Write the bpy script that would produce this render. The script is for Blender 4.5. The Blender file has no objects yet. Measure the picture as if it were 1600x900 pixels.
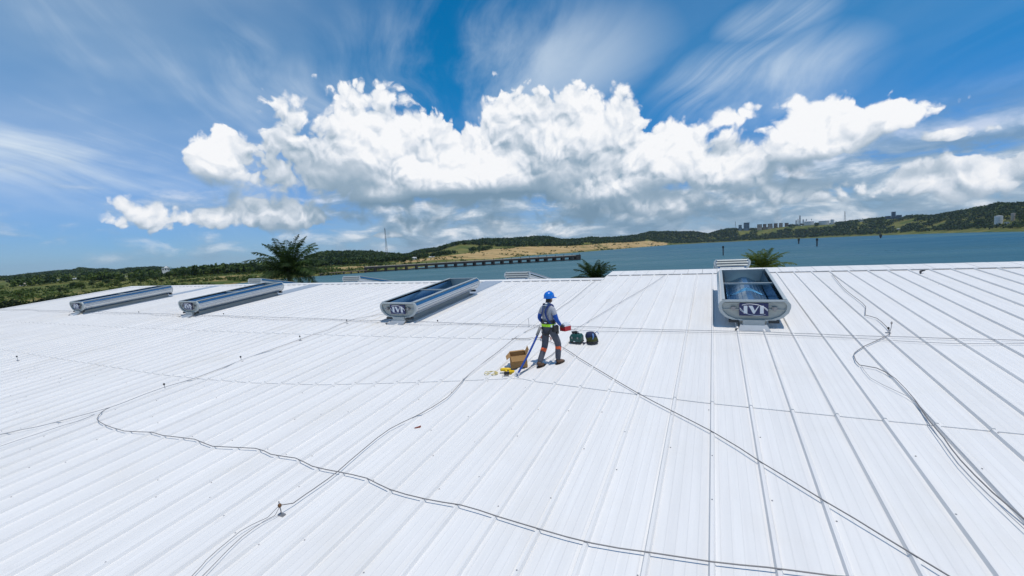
import bpy, bmesh, math, random
import numpy as np
from mathutils import Matrix, Vector
random.seed(7); rng = np.random.default_rng(11)
scene = bpy.context.scene
col = scene.collection

# ------------------------------------------------------------------ camera
ZC = 12.8                                   # eye above the water
FPX = 668.0                                 # focal length for a 1600 px wide frame
PITCH = math.radians(5.041); ROLL = math.radians(2.862)
fwd = Vector((0, math.cos(PITCH), -math.sin(PITCH)))
up0 = Vector((0, math.sin(PITCH), math.cos(PITCH))); r0 = Vector((1, 0, 0))
RX = r0 * math.cos(ROLL) - up0 * math.sin(ROLL)
UX = r0 * math.sin(ROLL) + up0 * math.cos(ROLL)
CAM = Vector((0, 0, ZC))
cd = bpy.data.cameras.new('camera'); cam = bpy.data.objects.new('camera', cd); col.objects.link(cam)
cd.sensor_width = 36.0; cd.lens = 36.0 * FPX / 1600.0; cd.clip_start = 0.1; cd.clip_end = 30000
m = Matrix((RX, UX, -fwd)).transposed().to_4x4(); m.translation = CAM
cam.matrix_world = m
scene.camera = cam

# ------------------------------------------------------------------ sun, sky, exposure
SUN_EL = math.radians(75); SUN_AZ = math.radians(135)        # azimuth from +Y towards +X
sdir = Vector((math.sin(SUN_AZ) * math.cos(SUN_EL), math.cos(SUN_AZ) * math.cos(SUN_EL), math.sin(SUN_EL)))
sl = bpy.data.lights.new('sun', 'SUN'); sl.energy = 3.0; sl.angle = math.radians(0.53); sl.color = (1.0, 0.94, 0.85)
so = bpy.data.objects.new('sun', sl); col.objects.link(so)
so.rotation_euler = sdir.to_track_quat('Z', 'Y').to_euler(); so.location = (0, 0, 60)
scene.view_settings.view_transform = 'Standard'; scene.view_settings.look = 'None'
scene.view_settings.exposure = 0.0; scene.view_settings.gamma = 1.0
scene.view_settings.use_curve_mapping = False

world = bpy.data.worlds.new('World'); scene.world = world; world.use_nodes = True
SKY_STRENGTH = 0.10
world.cycles.sampling_method = 'NONE'            # a soft sky needs no light map; the sun lamp is sampled on its own
scene.cycles.max_bounces = 6; scene.cycles.diffuse_bounces = 2; scene.cycles.glossy_bounces = 3


class G:
    """small helper to write shader maths"""
    def __init__(s, nt): s.nt = nt
    def n(s, t, **kw):
        nd = s.nt.nodes.new(t)
        for k, v in kw.items(): setattr(nd, k, v)
        return nd
    def put(s, sock, v):
        if v is None: return
        if isinstance(v, bpy.types.NodeSocket): s.nt.links.new(v, sock)
        else: sock.default_value = v
    def m(s, op, a, b=None, c=None, clamp=False):
        nd = s.n('ShaderNodeMath', operation=op, use_clamp=clamp)
        s.put(nd.inputs[0], a); s.put(nd.inputs[1], b)
        if c is not None: s.put(nd.inputs[2], c)
        return nd.outputs[0]
    def add(s, a, b): return s.m('ADD', a, b)
    def sub(s, a, b): return s.m('SUBTRACT', a, b)
    def mul(s, a, b): return s.m('MULTIPLY', a, b)
    def xyz(s, x, y, z=0.0):
        nd = s.n('ShaderNodeCombineXYZ'); s.put(nd.inputs[0], x); s.put(nd.inputs[1], y); s.put(nd.inputs[2], z); return nd.outputs[0]
    def sep(s, v):
        nd = s.n('ShaderNodeSeparateXYZ'); s.put(nd.inputs[0], v); return nd.outputs
    def ss(s, v, lo, hi, a=0.0, b=1.0):
        nd = s.n('ShaderNodeMapRange', interpolation_type='SMOOTHSTEP'); s.put(nd.inputs[0], v)
        for i, q in enumerate((lo, hi, a, b)): s.put(nd.inputs[i + 1], q)
        return nd.outputs[0]
    def lin(s, v, lo, hi, a=0.0, b=1.0):
        nd = s.n('ShaderNodeMapRange'); s.put(nd.inputs[0], v)
        for i, q in enumerate((lo, hi, a, b)): s.put(nd.inputs[i + 1], q)
        return nd.outputs[0]
    def noise(s, vec, scale, detail=4.0, rough=0.5, dist=0.0, lac=2.0):
        nd = s.n('ShaderNodeTexNoise'); s.put(nd.inputs['Vector'], vec); s.put(nd.inputs['Scale'], scale)
        s.put(nd.inputs['Detail'], detail); s.put(nd.inputs['Roughness'], rough); s.put(nd.inputs['Distortion'], dist)
        s.put(nd.inputs['Lacunarity'], lac)
        return nd.outputs[0]
    def voro(s, vec, scale, detail=0.0, rough=0.5, smooth=0.6):
        nd = s.n('ShaderNodeTexVoronoi', feature='SMOOTH_F1'); s.put(nd.inputs['Vector'], vec); s.put(nd.inputs['Scale'], scale)
        s.put(nd.inputs['Detail'], detail); s.put(nd.inputs['Roughness'], rough); s.put(nd.inputs['Smoothness'], smooth)
        return nd.outputs['Distance']
    def mixc(s, f, a, b):
        nd = s.n('ShaderNodeMix', data_type='RGBA'); s.put(nd.inputs[0], f); s.put(nd.inputs[6], a); s.put(nd.inputs[7], b); return nd.outputs[2]
    def ramp(s, f, stops):
        nd = s.n('ShaderNodeValToRGB'); s.put(nd.inputs[0], f); e = nd.color_ramp.elements
        while len(e) > 1: e.remove(e[-1])
        for i, (p, c) in enumerate(stops):
            el = e[0] if i == 0 else e.new(p)
            el.position = p; el.color = c
        return nd.outputs[0]


def pix_dir(x, y):
    return (RX * ((x - 800) / FPX) + UX * ((450 - y) / FPX) + fwd).normalized()
def pix_ae(x, y):
    d = pix_dir(x, y); return math.atan2(d.x, d.y), math.asin(d.z)


def build_sky():
    nt = world.node_tree; nt.nodes.clear(); g = G(nt)
    out = g.n('ShaderNodeOutputWorld'); bg = g.n('ShaderNodeBackground'); bg.inputs[1].default_value = SKY_STRENGTH
    nt.links.new(bg.outputs[0], out.inputs[0])
    sky = g.n('ShaderNodeTexSky', sky_type='NISHITA', sun_disc=False)
    sky.sun_elevation = SUN_EL; sky.sun_rotation = SUN_AZ; sky.altitude = 0.0
    sky.air_density = 1.0; sky.dust_density = 0.05; sky.ozone_density = 3.0
    tc = g.n('ShaderNodeTexCoord'); d = tc.outputs['Generated']
    nrm = g.n('ShaderNodeVectorMath', operation='NORMALIZE'); g.put(nrm.inputs[0], d)
    x, y, z = g.sep(nrm.outputs[0])
    az = g.m('ARCTAN2', x, y); el = g.m('ARCSINE', z)
    def vm(op, a, b, c=None):
        nd = g.n('ShaderNodeVectorMath', operation=op); g.put(nd.inputs[0], a); g.put(nd.inputs[1], b)
        if c is not None: g.put(nd.inputs[2], c)
        return nd.outputs['Value'] if op == 'LENGTH' else nd.outputs[0]
    def n2(vec, scale, detail=4.0, rough=.5, dist=0.0):
        nd = g.n('ShaderNodeTexNoise', noise_dimensions='2D'); g.put(nd.inputs['Vector'], vec); nd.inputs['Scale'].default_value = scale
        nd.inputs['Detail'].default_value = detail; nd.inputs['Roughness'].default_value = rough; nd.inputs['Distortion'].default_value = dist
        return nd
    def v2(vec, scale):
        nd = g.n('ShaderNodeTexVoronoi', voronoi_dimensions='2D', feature='F1'); g.put(nd.inputs['Vector'], vec); nd.inputs['Scale'].default_value = scale
        return nd.outputs['Distance']
    # cumulus heaps: (pixel x, y of the middle, half width, half height, weight)
    heaps = [(585, 245, 165, 112, 1.1), (855, 240, 170, 118, 1.1), (730, 278, 330, 82, 1.5), (600, 300, 130, 58, 1.0), (930, 295, 160, 60, 1.0), (332, 252, 70, 60, .9),
             (330, 345, 120, 34, .5), (480, 338, 140, 44, .6), (1030, 265, 130, 80, .85), (1010, 320, 200, 46, .8),
             (1140, 275, 120, 66, .9), (1265, 225, 120, 66, .95), (1395, 182, 105, 36, .60),
             (1235, 300, 170, 40, .62), (1430, 288, 140, 40, .5), (1570, 275, 110, 40, .48),
             (602, 368, 34, 11, .7), (1138, 188, 38, 18, .4), (1475, 212, 60, 15, .45)]
    def envelope(Pv):
        M = None
        for hp in heaps:
            a0, e0 = pix_ae(hp[0], hp[1]); a1, _ = pix_ae(hp[0] + hp[2], hp[1]); _, e1 = pix_ae(hp[0], hp[1] - hp[3])
            wa, we, wt = abs(a1 - a0), abs(e1 - e0), hp[4]
            q = vm('MULTIPLY_ADD', Pv, (1 / wa, 1 / we, 0), (-a0 / wa, -e0 / we, 0))
            q = vm('MAXIMUM', q, vm('MULTIPLY', q, (-1, -1.55, 0)))           # flat bases
            v = g.m('MULTIPLY_ADD', vm('LENGTH', q, (0, 0, 0)), -wt, 1.05 * wt)
            M = v if M is None else g.m('SMOOTH_MAX', M, v, .12)
        # a broken band of smaller heaps above the far shore
        px_, py_, _ = g.sep(Pv)
        bd = g.m('SUBTRACT', .20, g.m('MULTIPLY', g.m('ABSOLUTE', g.sub(py_, .075)), 5.5))
        bd = g.sub(bd, g.mul(g.ss(px_, -.30, -.58), .9))
        M = g.m('SMOOTH_MAX', M, bd, .12)
        # elsewhere round the horizon the same kind of heaps, from noise
        px, py, _ = g.sep(Pv)
        top = g.lin(n2(g.xyz(px, 0.0), 2.4, 3.0, .6).outputs[0], .3, .7, .02, .30)
        o = g.m('SUBTRACT', 1.0, g.m('DIVIDE', g.m('ABSOLUTE', g.sub(py, .10)), g.m('MAXIMUM', top, .03)))
        o = g.mul(o, g.ss(g.m('ABSOLUTE', px), 1.0, 1.15))
        o = g.sub(o, g.ss(g.m('ABSOLUTE', px), 1.15, 1.0))
        return g.m('MAXIMUM', g.m('MAXIMUM', M, o), -.9)
    P0 = g.xyz(az, el, 0.0)
    Pup = vm('ADD', P0, (0.010, 0.055, 0))
    M0 = envelope(P0); M2 = envelope(Pup)
    wn = n2(P0, 9.0, 5.0, .55)
    W0 = vm('MULTIPLY_ADD', wn.outputs[1], (.07, .07, 0), P0)
    def puff(Wv):
        a = g.mul(g.sub(.45, v2(Wv, 12.0)), .50); b = g.mul(g.sub(.42, v2(Wv, 27.0)), .34); c = g.mul(g.sub(.42, v2(Wv, 60.0)), .20)
        f = g.mul(g.sub(n2(Wv, 45.0, 6.0, .62).outputs[0], .5), .26)
        return g.add(g.add(a, b), g.add(c, f))
    p0 = puff(W0); p1 = puff(vm('ADD', W0, (.006, .014, 0)))
    big = n2(P0, 6.5, 4.0, .55, .2).outputs[0]
    D0 = g.add(M0, g.mul(g.add(g.mul(g.sub(big, .5), .75), p0), g.ss(M0, -.55, -.08)))
    soft = n2(P0, 5.0, 2.0, .5).outputs[0]
    vert = g.m('SUBTRACT', M0, M2)
    alpha = g.ss(D0, .06, g.add(.06, g.add(g.ss(vert, .10, -.3, .12, .45), g.lin(soft, .4, .65, .0, .16))))
    low = g.ss(vert, -.22, .22)                       # thin above: sunlit top; thick above: shaded base
    lit = g.add(g.add(.55, g.mul(vert, .72)), g.mul(g.mul(g.sub(p0, p1), 1.05), g.add(.22, g.mul(low, .78))))
    lit = g.add(lit, g.mul(g.sub(big, .5), .60))
    lit = g.sub(lit, g.mul(g.ss(el, .22, .05), .20))
    a0, e0 = pix_ae(750, 326); bs = vm('MULTIPLY_ADD', P0, (1 / .36, 1 / .05, 0), (-a0 / .36, -e0 / .05, 0))
    lit = g.sub(lit, g.mul(g.ss(vm('LENGTH', bs, (0, 0, 0)), 1.2, .2), .22))          # the thick base of the largest heap
    shade = g.ramp(lit, [(0.0, (.19, .30, .41, 1)), (0.30, (.31, .42, .53, 1)), (0.52, (.54, .62, .71, 1)), (0.70, (.75, .80, .87, 1)), (0.92, (.95, .96, .98, 1))])
    # low, far field of small clouds: flat sheet seen edge-on
    f0 = n2(g.xyz(az, g.mul(el, 2.6)), 8.0, 8.0, .56, .25).outputs[0]
    f1 = n2(g.xyz(g.add(az, .008), g.add(g.mul(el, 2.6), .045)), 8.0, 6.0, .56, .25).outputs[0]
    band = g.mul(g.ss(el, 0.0, 0.02), g.ss(el, 0.24, 0.10))
    right = g.ss(az, -0.62, -0.15)                       # fewer of them over the open bay
    cover = g.add(0.24, g.mul(g.sub(1.0, right), 0.24))
    fa = g.mul(g.mul(g.ss(g.sub(f0, cover), 0.0, 0.24), band), g.add(0.45, g.mul(right, 0.42)))
    flit = g.m('ADD', 0.42, g.m('MULTIPLY', g.sub(f0, f1), 2.4), clamp=True)
    fshade = g.ramp(flit, [(0.0, (.22, .34, .46, 1)), (0.45, (.36, .48, .60, 1)), (0.75, (.66, .74, .82, 1)), (1.0, (.95, .96, .98, 1))])
    # cirrus: thin streaks on a high sheet, combed along one wind direction
    zc = g.m('MAXIMUM', g.add(z, 0.16), 0.05)
    cx = g.m('DIVIDE', x, zc); cy = g.m('DIVIDE', y, zc)
    wa = math.radians(-6.0); cw, sw = math.cos(wa), math.sin(wa)
    al = g.add(g.mul(cx, sw), g.mul(cy, cw)); ac = g.sub(g.mul(cx, cw), g.mul(cy, sw))
    bend = n2(g.xyz(g.mul(al, .6), g.mul(ac, .6)), 1.0, 2.0, .5).outputs[0]
    ac2 = g.add(ac, g.mul(g.sub(bend, .5), 1.0))
    c1 = n2(g.xyz(g.mul(al, 0.40), g.add(g.mul(ac2, 2.0), 4.7)), 1.0, 9.0, 0.60, 0.5).outputs[0]
    c2 = n2(g.xyz(g.mul(al, 0.9), g.add(g.mul(ac, 1.0), 9.0)), 1.1, 4.0, 0.55).outputs[0]
    amp = None
    for hp in [(770, 95, 330, 150, .95), (1180, 125, 250, 90, 1.0), (1210, 30, 130, 50, .85), (90, 130, 430, 260, .95), (365, 85, 90, 80, .9), (520, 150, 150, 80, .8)]:
        a0, e0 = pix_ae(hp[0], hp[1]); a1, _ = pix_ae(hp[0] + hp[2], hp[1]); _, e1 = pix_ae(hp[0], hp[1] - hp[3])
        q = vm('MULTIPLY_ADD', P0, (1 / (a1 - a0), 1 / (e1 - e0), 0), (-a0 / (a1 - a0), -e0 / (e1 - e0), 0))
        v = g.mul(g.ss(vm('LENGTH', q, (0, 0, 0)), 1.15, .25), hp[4])
        amp = v if amp is None else g.m('MAXIMUM', amp, v)
    amp = g.m('MAXIMUM', amp, .12)
    ca = g.mul(g.mul(g.ss(g.add(g.mul(c1, .8), g.mul(c2, .35)), .42, .80), .80), amp)
    veil = g.mul(g.mul(g.ss(az, -0.15, -0.75), g.ss(az, -1.9, -1.1)), g.mul(g.ss(el, 0.02, 0.2), 0.46))     # milky veil over the open bay side
    ca = g.m('ADD', g.mul(veil, g.add(.2, c2)), g.mul(ca, .9), clamp=True)
    ca = g.mul(ca, g.ss(el, 0.0, 0.12))
    K = 1.0 / SKY_STRENGTH
    tint = g.n('ShaderNodeMix', data_type='RGBA', blend_type='MULTIPLY'); tint.inputs[0].default_value = 1.0
    g.put(tint.inputs[6], sky.outputs[0])
    g.put(tint.inputs[7], g.mixc(g.ss(el, 0.02, .42), (0.37, 0.64, 1.12, 1), (0.02, 0.78, 1.12, 1)))
    c = tint.outputs[2]
    def scaled(colr, k):
        nd = g.n('ShaderNodeVectorMath', operation='SCALE'); g.put(nd.inputs[0], colr); nd.inputs['Scale'].default_value = k; return nd.outputs[0]
    c = g.mixc(ca, c, (0.70 * K, 0.80 * K, 0.90 * K, 1))
    c = g.mixc(g.mul(g.mul(g.ss(el, .15, .03), g.add(.25, g.mul(right, .45))), g.ss(soft, .2, .6)), c, (.33 * K, .47 * K, .61 * K, 1))
    c = g.mixc(fa, c, scaled(fshade, K * 0.95))
    c = g.mixc(alpha, c, scaled(shade, K))
    # below the horizon: plain sea-grey so nothing odd lights the scene from below
    c = g.mixc(g.ss(z, -0.002, -0.02), c, (0.16 * K, 0.24 * K, 0.30 * K, 1))
    g.put(bg.inputs[0], c)
build_sky()

# ------------------------------------------------------------------ materials
def new_mat(name):
    mt = bpy.data.materials.new(name); mt.use_nodes = True
    nt = mt.node_tree; b = nt.nodes['Principled BSDF']
    return mt, G(nt), b
def mat(name, c, rough=0.6, metal=0.0, var=0.12, scale=6.0, bump=0.0, bscale=40.0, spec=0.5, coord='Object'):
    mt, g, b = new_mat(name)
    tc = g.n('ShaderNodeTexCoord'); v = tc.outputs[coord]
    n1 = g.noise(v, scale, 5.0, 0.6)
    lo = tuple(max(0, q * (1 - var)) for q in c) + (1,); hi = tuple(min(1, q * (1 + var)) for q in c) + (1,)
    g.put(b.inputs['Base Color'], g.mixc(n1, lo, hi))
    b.inputs['Roughness'].default_value = rough; b.inputs['Metallic'].default_value = metal
    b.inputs['Specular IOR Level'].default_value = spec
    if bump:
        bp = g.n('ShaderNodeBump'); bp.inputs['Strength'].default_value = bump; bp.inputs['Distance'].default_value = 0.02
        g.put(bp.inputs['Height'], g.noise(v, bscale, 4.0, 0.6)); g.put(b.inputs['Normal'], bp.outputs[0])
    return mt

def roof_material():
    mt, g, b = new_mat('white_roof_paint')
    tc = g.n('ShaderNodeTexCoord'); v = tc.outputs['Object']; x, y, z = g.sep(v)
    st = g.noise(g.xyz(g.mul(x, 9.0), g.mul(y, 0.35), z), 1.0, 5.0, 0.65)      # streaks down the slope
    pt = g.noise(v, 0.6, 4.0, 0.6); sp = g.noise(v, 14.0, 3.0, 0.6)
    c = g.mixc(g.ss(st, 0.3, 0.75), (0.735, 0.722, 0.705, 1), (0.80, 0.785, 0.765, 1))
    c = g.mixc(g.mul(g.ss(pt, 0.48, 0.78), 0.55), c, (0.71, 0.685, 0.645, 1))
    sm = g.noise(g.xyz(g.mul(x, 1.6), g.mul(y, .7), z), 1.7, 6.0, .7)
    c = g.mixc(g.mul(g.ss(sm, .60, .78), .30), c, (.58, .565, .545, 1))
    c = g.mixc(g.mul(g.ss(sp, 0.66, 0.8), 0.25), c, (0.62, 0.62, 0.62, 1))
    at = g.n('ShaderNodeObjectInfo')
    c2 = g.n('ShaderNodeHueSaturation'); g.put(c2.inputs['Color'], c); g.put(c2.inputs['Value'], g.lin(at.outputs['Random'], 0, 1, 0.975, 1.015))
    g.put(b.inputs['Base Color'], c2.outputs[0])
    b.inputs['Roughness'].default_value = 0.55; b.inputs['Specular IOR Level'].default_value = 0.35
    # fine stiffening flutes rolled into the pans, plus slight oil-canning
    fl = g.m('PINGPONG', g.mul(x, 1.0), 0.055)
    fl2 = g.ss(fl, 0.040, 0.052)
    wav = g.noise(g.xyz(g.mul(x, 2.0), g.mul(y, 0.8), 0.0), 1.0, 2.0, 0.5)
    bp = g.n('ShaderNodeBump'); bp.inputs['Strength'].default_value = 0.5; bp.inputs['Distance'].default_value = 0.006
    g.put(bp.inputs['Height'], g.add(fl2, g.mul(wav, 1.2))); g.put(b.inputs['Normal'], bp.outputs[0])
    return mt

def metal_material(name, c, rough, metal=0.85):
    mt, g, b = new_mat(name)
    tc = g.n('ShaderNodeTexCoord'); v = tc.outputs['Object']; x, y, z = g.sep(v)
    sp = g.voro(v, 38.0, 0, .5, .2); n1 = g.noise(g.xyz(x, g.mul(y, .25), z), 5.0, 5.0, 0.6)
    k = g.add(g.mul(sp, 0.25), g.mul(n1, 0.75))
    g.put(b.inputs['Base Color'], g.mixc(k, tuple(q * .82 for q in c) + (1,), tuple(min(1, q * 1.12) for q in c) + (1,)))
    b.inputs['Metallic'].default_value = metal
    g.put(b.inputs['Roughness'], g.lin(n1, 0.2, 0.8, rough * .75, rough * 1.3))
    bp = g.n('ShaderNodeBump'); bp.inputs['Strength'].default_value = 0.15; bp.inputs['Distance'].default_value = 0.02
    g.put(bp.inputs['Height'], g.noise(g.xyz(x, g.mul(y, .4), z), 3.0, 2.0, 0.5)); g.put(b.inputs['Normal'], bp.outputs[0])
    return mt

def leaf_material(name, dark, light, trans=0.25):
    mt, g, b = new_mat(name)
    oi = g.n('ShaderNodeObjectInfo'); ge = g.n('ShaderNodeNewGeometry')
    k = ge.outputs['Random Per Island']
    tc = g.n('ShaderNodeTexCoord'); big = g.noise(tc.outputs['Object'], 0.02, 3.0, 0.6)
    k2 = g.add(g.mul(k, 0.55), g.mul(big, 0.45))
    c = g.ramp(k2, [(0.15, dark + (1,)), (0.55, tuple((a + q) / 2 for a, q in zip(dark, light)) + (1,)), (0.9, light + (1,))])
    h = g.n('ShaderNodeHueSaturation'); g.put(h.inputs['Color'], c); g.put(h.inputs['Value'], g.lin(oi.outputs['Random'], 0, 1, .8, 1.15))
    g.put(b.inputs['Base Color'], h.outputs[0]); b.inputs['Roughness'].default_value = 0.6
    b.inputs['Specular IOR Level'].default_value = 0.25
    nt = mt.node_tree; tr = g.n('ShaderNodeBsdfTranslucent'); g.put(tr.inputs[0], h.outputs[0])
    mx = g.n('ShaderNodeMixShader'); mx.inputs[0].default_value = trans
    nt.links.new(b.outputs[0], mx.inputs[1]); nt.links.new(tr.outputs[0], mx.inputs[2])
    nt.links.new(mx.outputs[0], nt.nodes['Material Output'].inputs[0])
    return mt

def water_material():
    mt, g, b = new_mat('bay_water')
    ge = g.n('ShaderNodeNewGeometry'); p = ge.outputs['Position']; x, y, z = g.sep(p)
    big = g.noise(g.xyz(g.mul(x, .0016), g.mul(y, .0042), 0), 1.0, 4.0, 0.55, 0.6)
    mid = g.noise(g.xyz(g.mul(x, .006), g.mul(y, .02), 4), 1.0, 4.0, 0.6, 0.8)
    deep = g.ss(x, -150, 620)                    # silty shallows by the pier, deeper channel towards the far side
    c = g.mixc(deep, (0.040, 0.125, 0.150, 1), (0.005, 0.090, 0.155, 1))
    c = g.mixc(g.mul(g.ss(big, .42, .68), .6), c, (0.060, 0.155, 0.172, 1))
    bp = g.n('ShaderNodeBump'); bp.inputs['Strength'].default_value = 1.0; bp.inputs['Distance'].default_value = 0.8
    w1 = g.noise(g.xyz(g.mul(x, .28), g.mul(y, .5), 0), 1.0, 6.0, 0.65, 0.4)
    g.put(bp.inputs['Height'], g.mul(w1, g.lin(mid, .3, .7, .5, 1.3)))
    # wind-ruffled water: the facets one sees lean towards the eye, so the mirror share stays far below grazing Fresnel
    df = g.n('ShaderNodeBsdfDiffuse'); gl = g.n('ShaderNodeBsdfGlossy'); mx = g.n('ShaderNodeMixShader'); fr = g.n('ShaderNodeFresnel'); fr.inputs[0].default_value = 1.33
    g.put(df.inputs['Color'], c); gl.inputs['Color'].default_value = (.9, .95, 1, 1); g.put(gl.inputs['Roughness'], g.lin(mid, .3, .7, .22, .42))
    g.put(df.inputs['Normal'], bp.outputs[0]); g.put(gl.inputs['Normal'], bp.outputs[0]); g.put(fr.inputs['Normal'], bp.outputs[0])
    g.put(mx.inputs[0], g.m('MULTIPLY', g.m('MINIMUM', fr.outputs[0], .20), g.lin(mid, .3, .7, 1.0, .6)))
    nt = mt.node_tree; nt.links.new(df.outputs[0], mx.inputs[1]); nt.links.new(gl.outputs[0], mx.inputs[2])
    nt.links.new(mx.outputs[0], nt.nodes['Material Output'].inputs[0])
    return mt

def ground_material():
    mt, g, b = new_mat('coastal_ground')
    ge = g.n('ShaderNodeNewGeometry'); p = ge.outputs['Position']; x, y, z = g.sep(p)
    at = g.n('ShaderNodeAttribute', attribute_name='soil'); s = at.outputs['Fac']
    n1 = g.noise(p, .02, 6.0, .62); n2 = g.noise(p, .13, 5.0, .65); n3 = g.noise(g.xyz(g.mul(x, .012), g.mul(y, .05), 0), 1.0, 4.0, .6)
    grass = g.mixc(g.ss(n1, .35, .65), (.055, .090, .018, 1), (.165, .160, .045, 1))
    grass = g.mixc(g.mul(g.ss(n2, .5, .72), .7), grass, (.20, .155, .06, 1))
    sand = g.mixc(g.ss(n3, .35, .68), (.36, .235, .095, 1), (.52, .375, .185, 1))
    sand = g.mixc(g.mul(g.ss(n2, .50, .68), .55), sand, (.15, .14, .05, 1))
    sand = g.mixc(g.mul(g.ss(n1, .52, .66), .6), sand, (.17, .15, .055, 1))
    g.put(b.inputs['Base Color'], g.mixc(g.ss(g.add(s, g.mul(g.sub(n2, .5), .6)), .4, .6), grass, sand))
    b.inputs['Roughness'].default_value = 0.95; b.inputs['Specular IOR Level'].default_value = 0.1
    bp = g.n('ShaderNodeBump'); bp.inputs['Strength'].default_value = .6; bp.inputs['Distance'].default_value = 1.0
    g.put(bp.inputs['Height'], n2); g.put(b.inputs['Normal'], bp.outputs[0])
    return mt

M_ROOF = roof_material()
M_GALV = metal_material('galvanised_sheet', (.50, .55, .60), .17, 1.0)
M_GALV_SKYTINT = metal_material('galvanised_sky_tint', (.17, .30, .42), .24, 1.0)  # same galvanised metal, blue sky reflection put into its base colour
M_FRAME = mat('grey_trim', (.46, .50, .50), .45, .25, .08)
M_ENDP = mat('weathered_end_panel', (.40, .43, .41), .55, .2, .14, 9)
M_FLASH = mat('flashing_metal', (.42, .47, .53), .4, .35, .1)
M_DARK = mat('dark_bracket', (.03, .035, .04), .6)
M_NAVY = mat('navy_enamel', (.010, .020, .105), .35, 0, .1)
M_WHITE = mat('white_enamel', (.78, .80, .82), .4, 0, .04)
M_CABLE = mat('conductor_cable', (.23, .22, .22), .6, .2, .2)
M_CABLE_L = mat('pale_cable', (.42, .42, .43), .6, .2, .2)
M_WALL = mat('warehouse_wall', (.55, .56, .55), .7)
M_SCREW = mat('screw_head', (.32, .32, .34), .5, .4)
M_STEEL = mat('post_steel', (.30, .30, .31), .45, .6)
M_BRASS = mat('clamp_brass', (.16, .08, .035), .5, .4)
M_BLACK = mat('black_rubber', (.018, .018, .02), .6)
M_CARD = mat('cardboard', (.40, .225, .085), .85, 0, .12, 8, .2, 30)
M_CARD_IN = mat('cardboard_inside', (.33, .19, .08), .9)
M_YEL = mat('yellow_plastic', (.80, .52, .01), .45, 0, .12, 14)
M_ROPE = mat('rope_yellow', (.62, .52, .20), .8)
M_ROPE_W = mat('rope_white', (.60, .58, .52), .8)
M_TEAL = mat('teal_plastic', (.006, .075, .068), .4, 0, .2)
M_OLIVE = mat('olive_canvas', (.060, .066, .014), .85, 0, .4, 18, .4, 40)
M_NAVYC = mat('navy_canvas', (.012, .022, .07), .8)
M_BLUEL = mat('light_blue_strap', (.13, .26, .50), .7)
M_RED = mat('red_plastic', (.42, .012, .02), .4)
M_RUST = mat('rust_fragment', (.25, .05, .03), .8)
M_HELM = mat('blue_helmet', (.006, .15, .58), .28, 0, .06)
M_SHIRT = mat('grey_shirt', (.36, .37, .41), .9, 0, .10, 12, .3, 60)
M_SLEEVE = mat('blue_sleeve', (.008, .075, .36), .8, 0, .12, 14)
M_PANTS = mat('slate_trousers', (.085, .092, .115), .9, 0, .2, 10, .4, 30)
M_ORANGE = mat('orange_reflective', (.85, .13, .03), .5)
M_LIME = mat('lime_belt', (.46, .85, .02), .5)
M_BOOT = mat('tan_boot', (.13, .075, .045), .7)
M_SOLE = mat('boot_sole', (.025, .02, .018), .8)
M_SKIN = mat('skin', (.42, .24, .16), .55)
M_HAIR = mat('dark_hair', (.018, .014, .012), .7)
M_STRAP = mat('harness_webbing', (.012, .035, .16), .75)
M_LANY = mat('blue_lanyard', (.008, .055, .30), .7)
M_LANYG = mat('grey_lanyard', (.22, .22, .22), .7)
M_FOLIAGE = leaf_material('forest_leaves', (.012, .034, .010), (.052, .092, .018))
M_FOLIAGE_Y = leaf_material('bright_leaves', (.030, .066, .010), (.110, .150, .026))
M_FOLIAGE_D = leaf_material('mangrove_leaves', (.007, .018, .007), (.026, .045, .012))
M_PALM = leaf_material('palm_leaves', (.010, .032, .010), (.060, .100, .022), .3)
M_PALM_Y = leaf_material('palm_leaves_pale', (.055, .100, .014), (.190, .225, .040), .4)
M_BARK = mat('bark', (.10, .075, .05), .9, 0, .3, 5, .5, 10)
M_CONC = mat('pier_concrete', (.38, .34, .28), .85, 0, .2, .4)
M_PILE = mat('pier_timber', (.035, .03, .028), .85, 0, .3, 1.0)
M_BWHITE = mat('white_render', (.66, .67, .68), .7, 0, .08, .3)
M_BTAN = mat('tan_render', (.42, .34, .27), .8, 0, .15, .2)
M_BBLUE = mat('blue_grey_cladding', (.12, .18, .24), .6, 0, .15, .2)
M_BROWN = mat('brown_wall', (.22, .15, .10), .8, 0, .2, .2)
M_TEALROOF = mat('teal_roof', (.03, .13, .15), .5)
M_PIPE = mat('process_steel', (.16, .18, .21), .5, .4)
M_WATER = water_material(); M_GROUND = ground_material()

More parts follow.
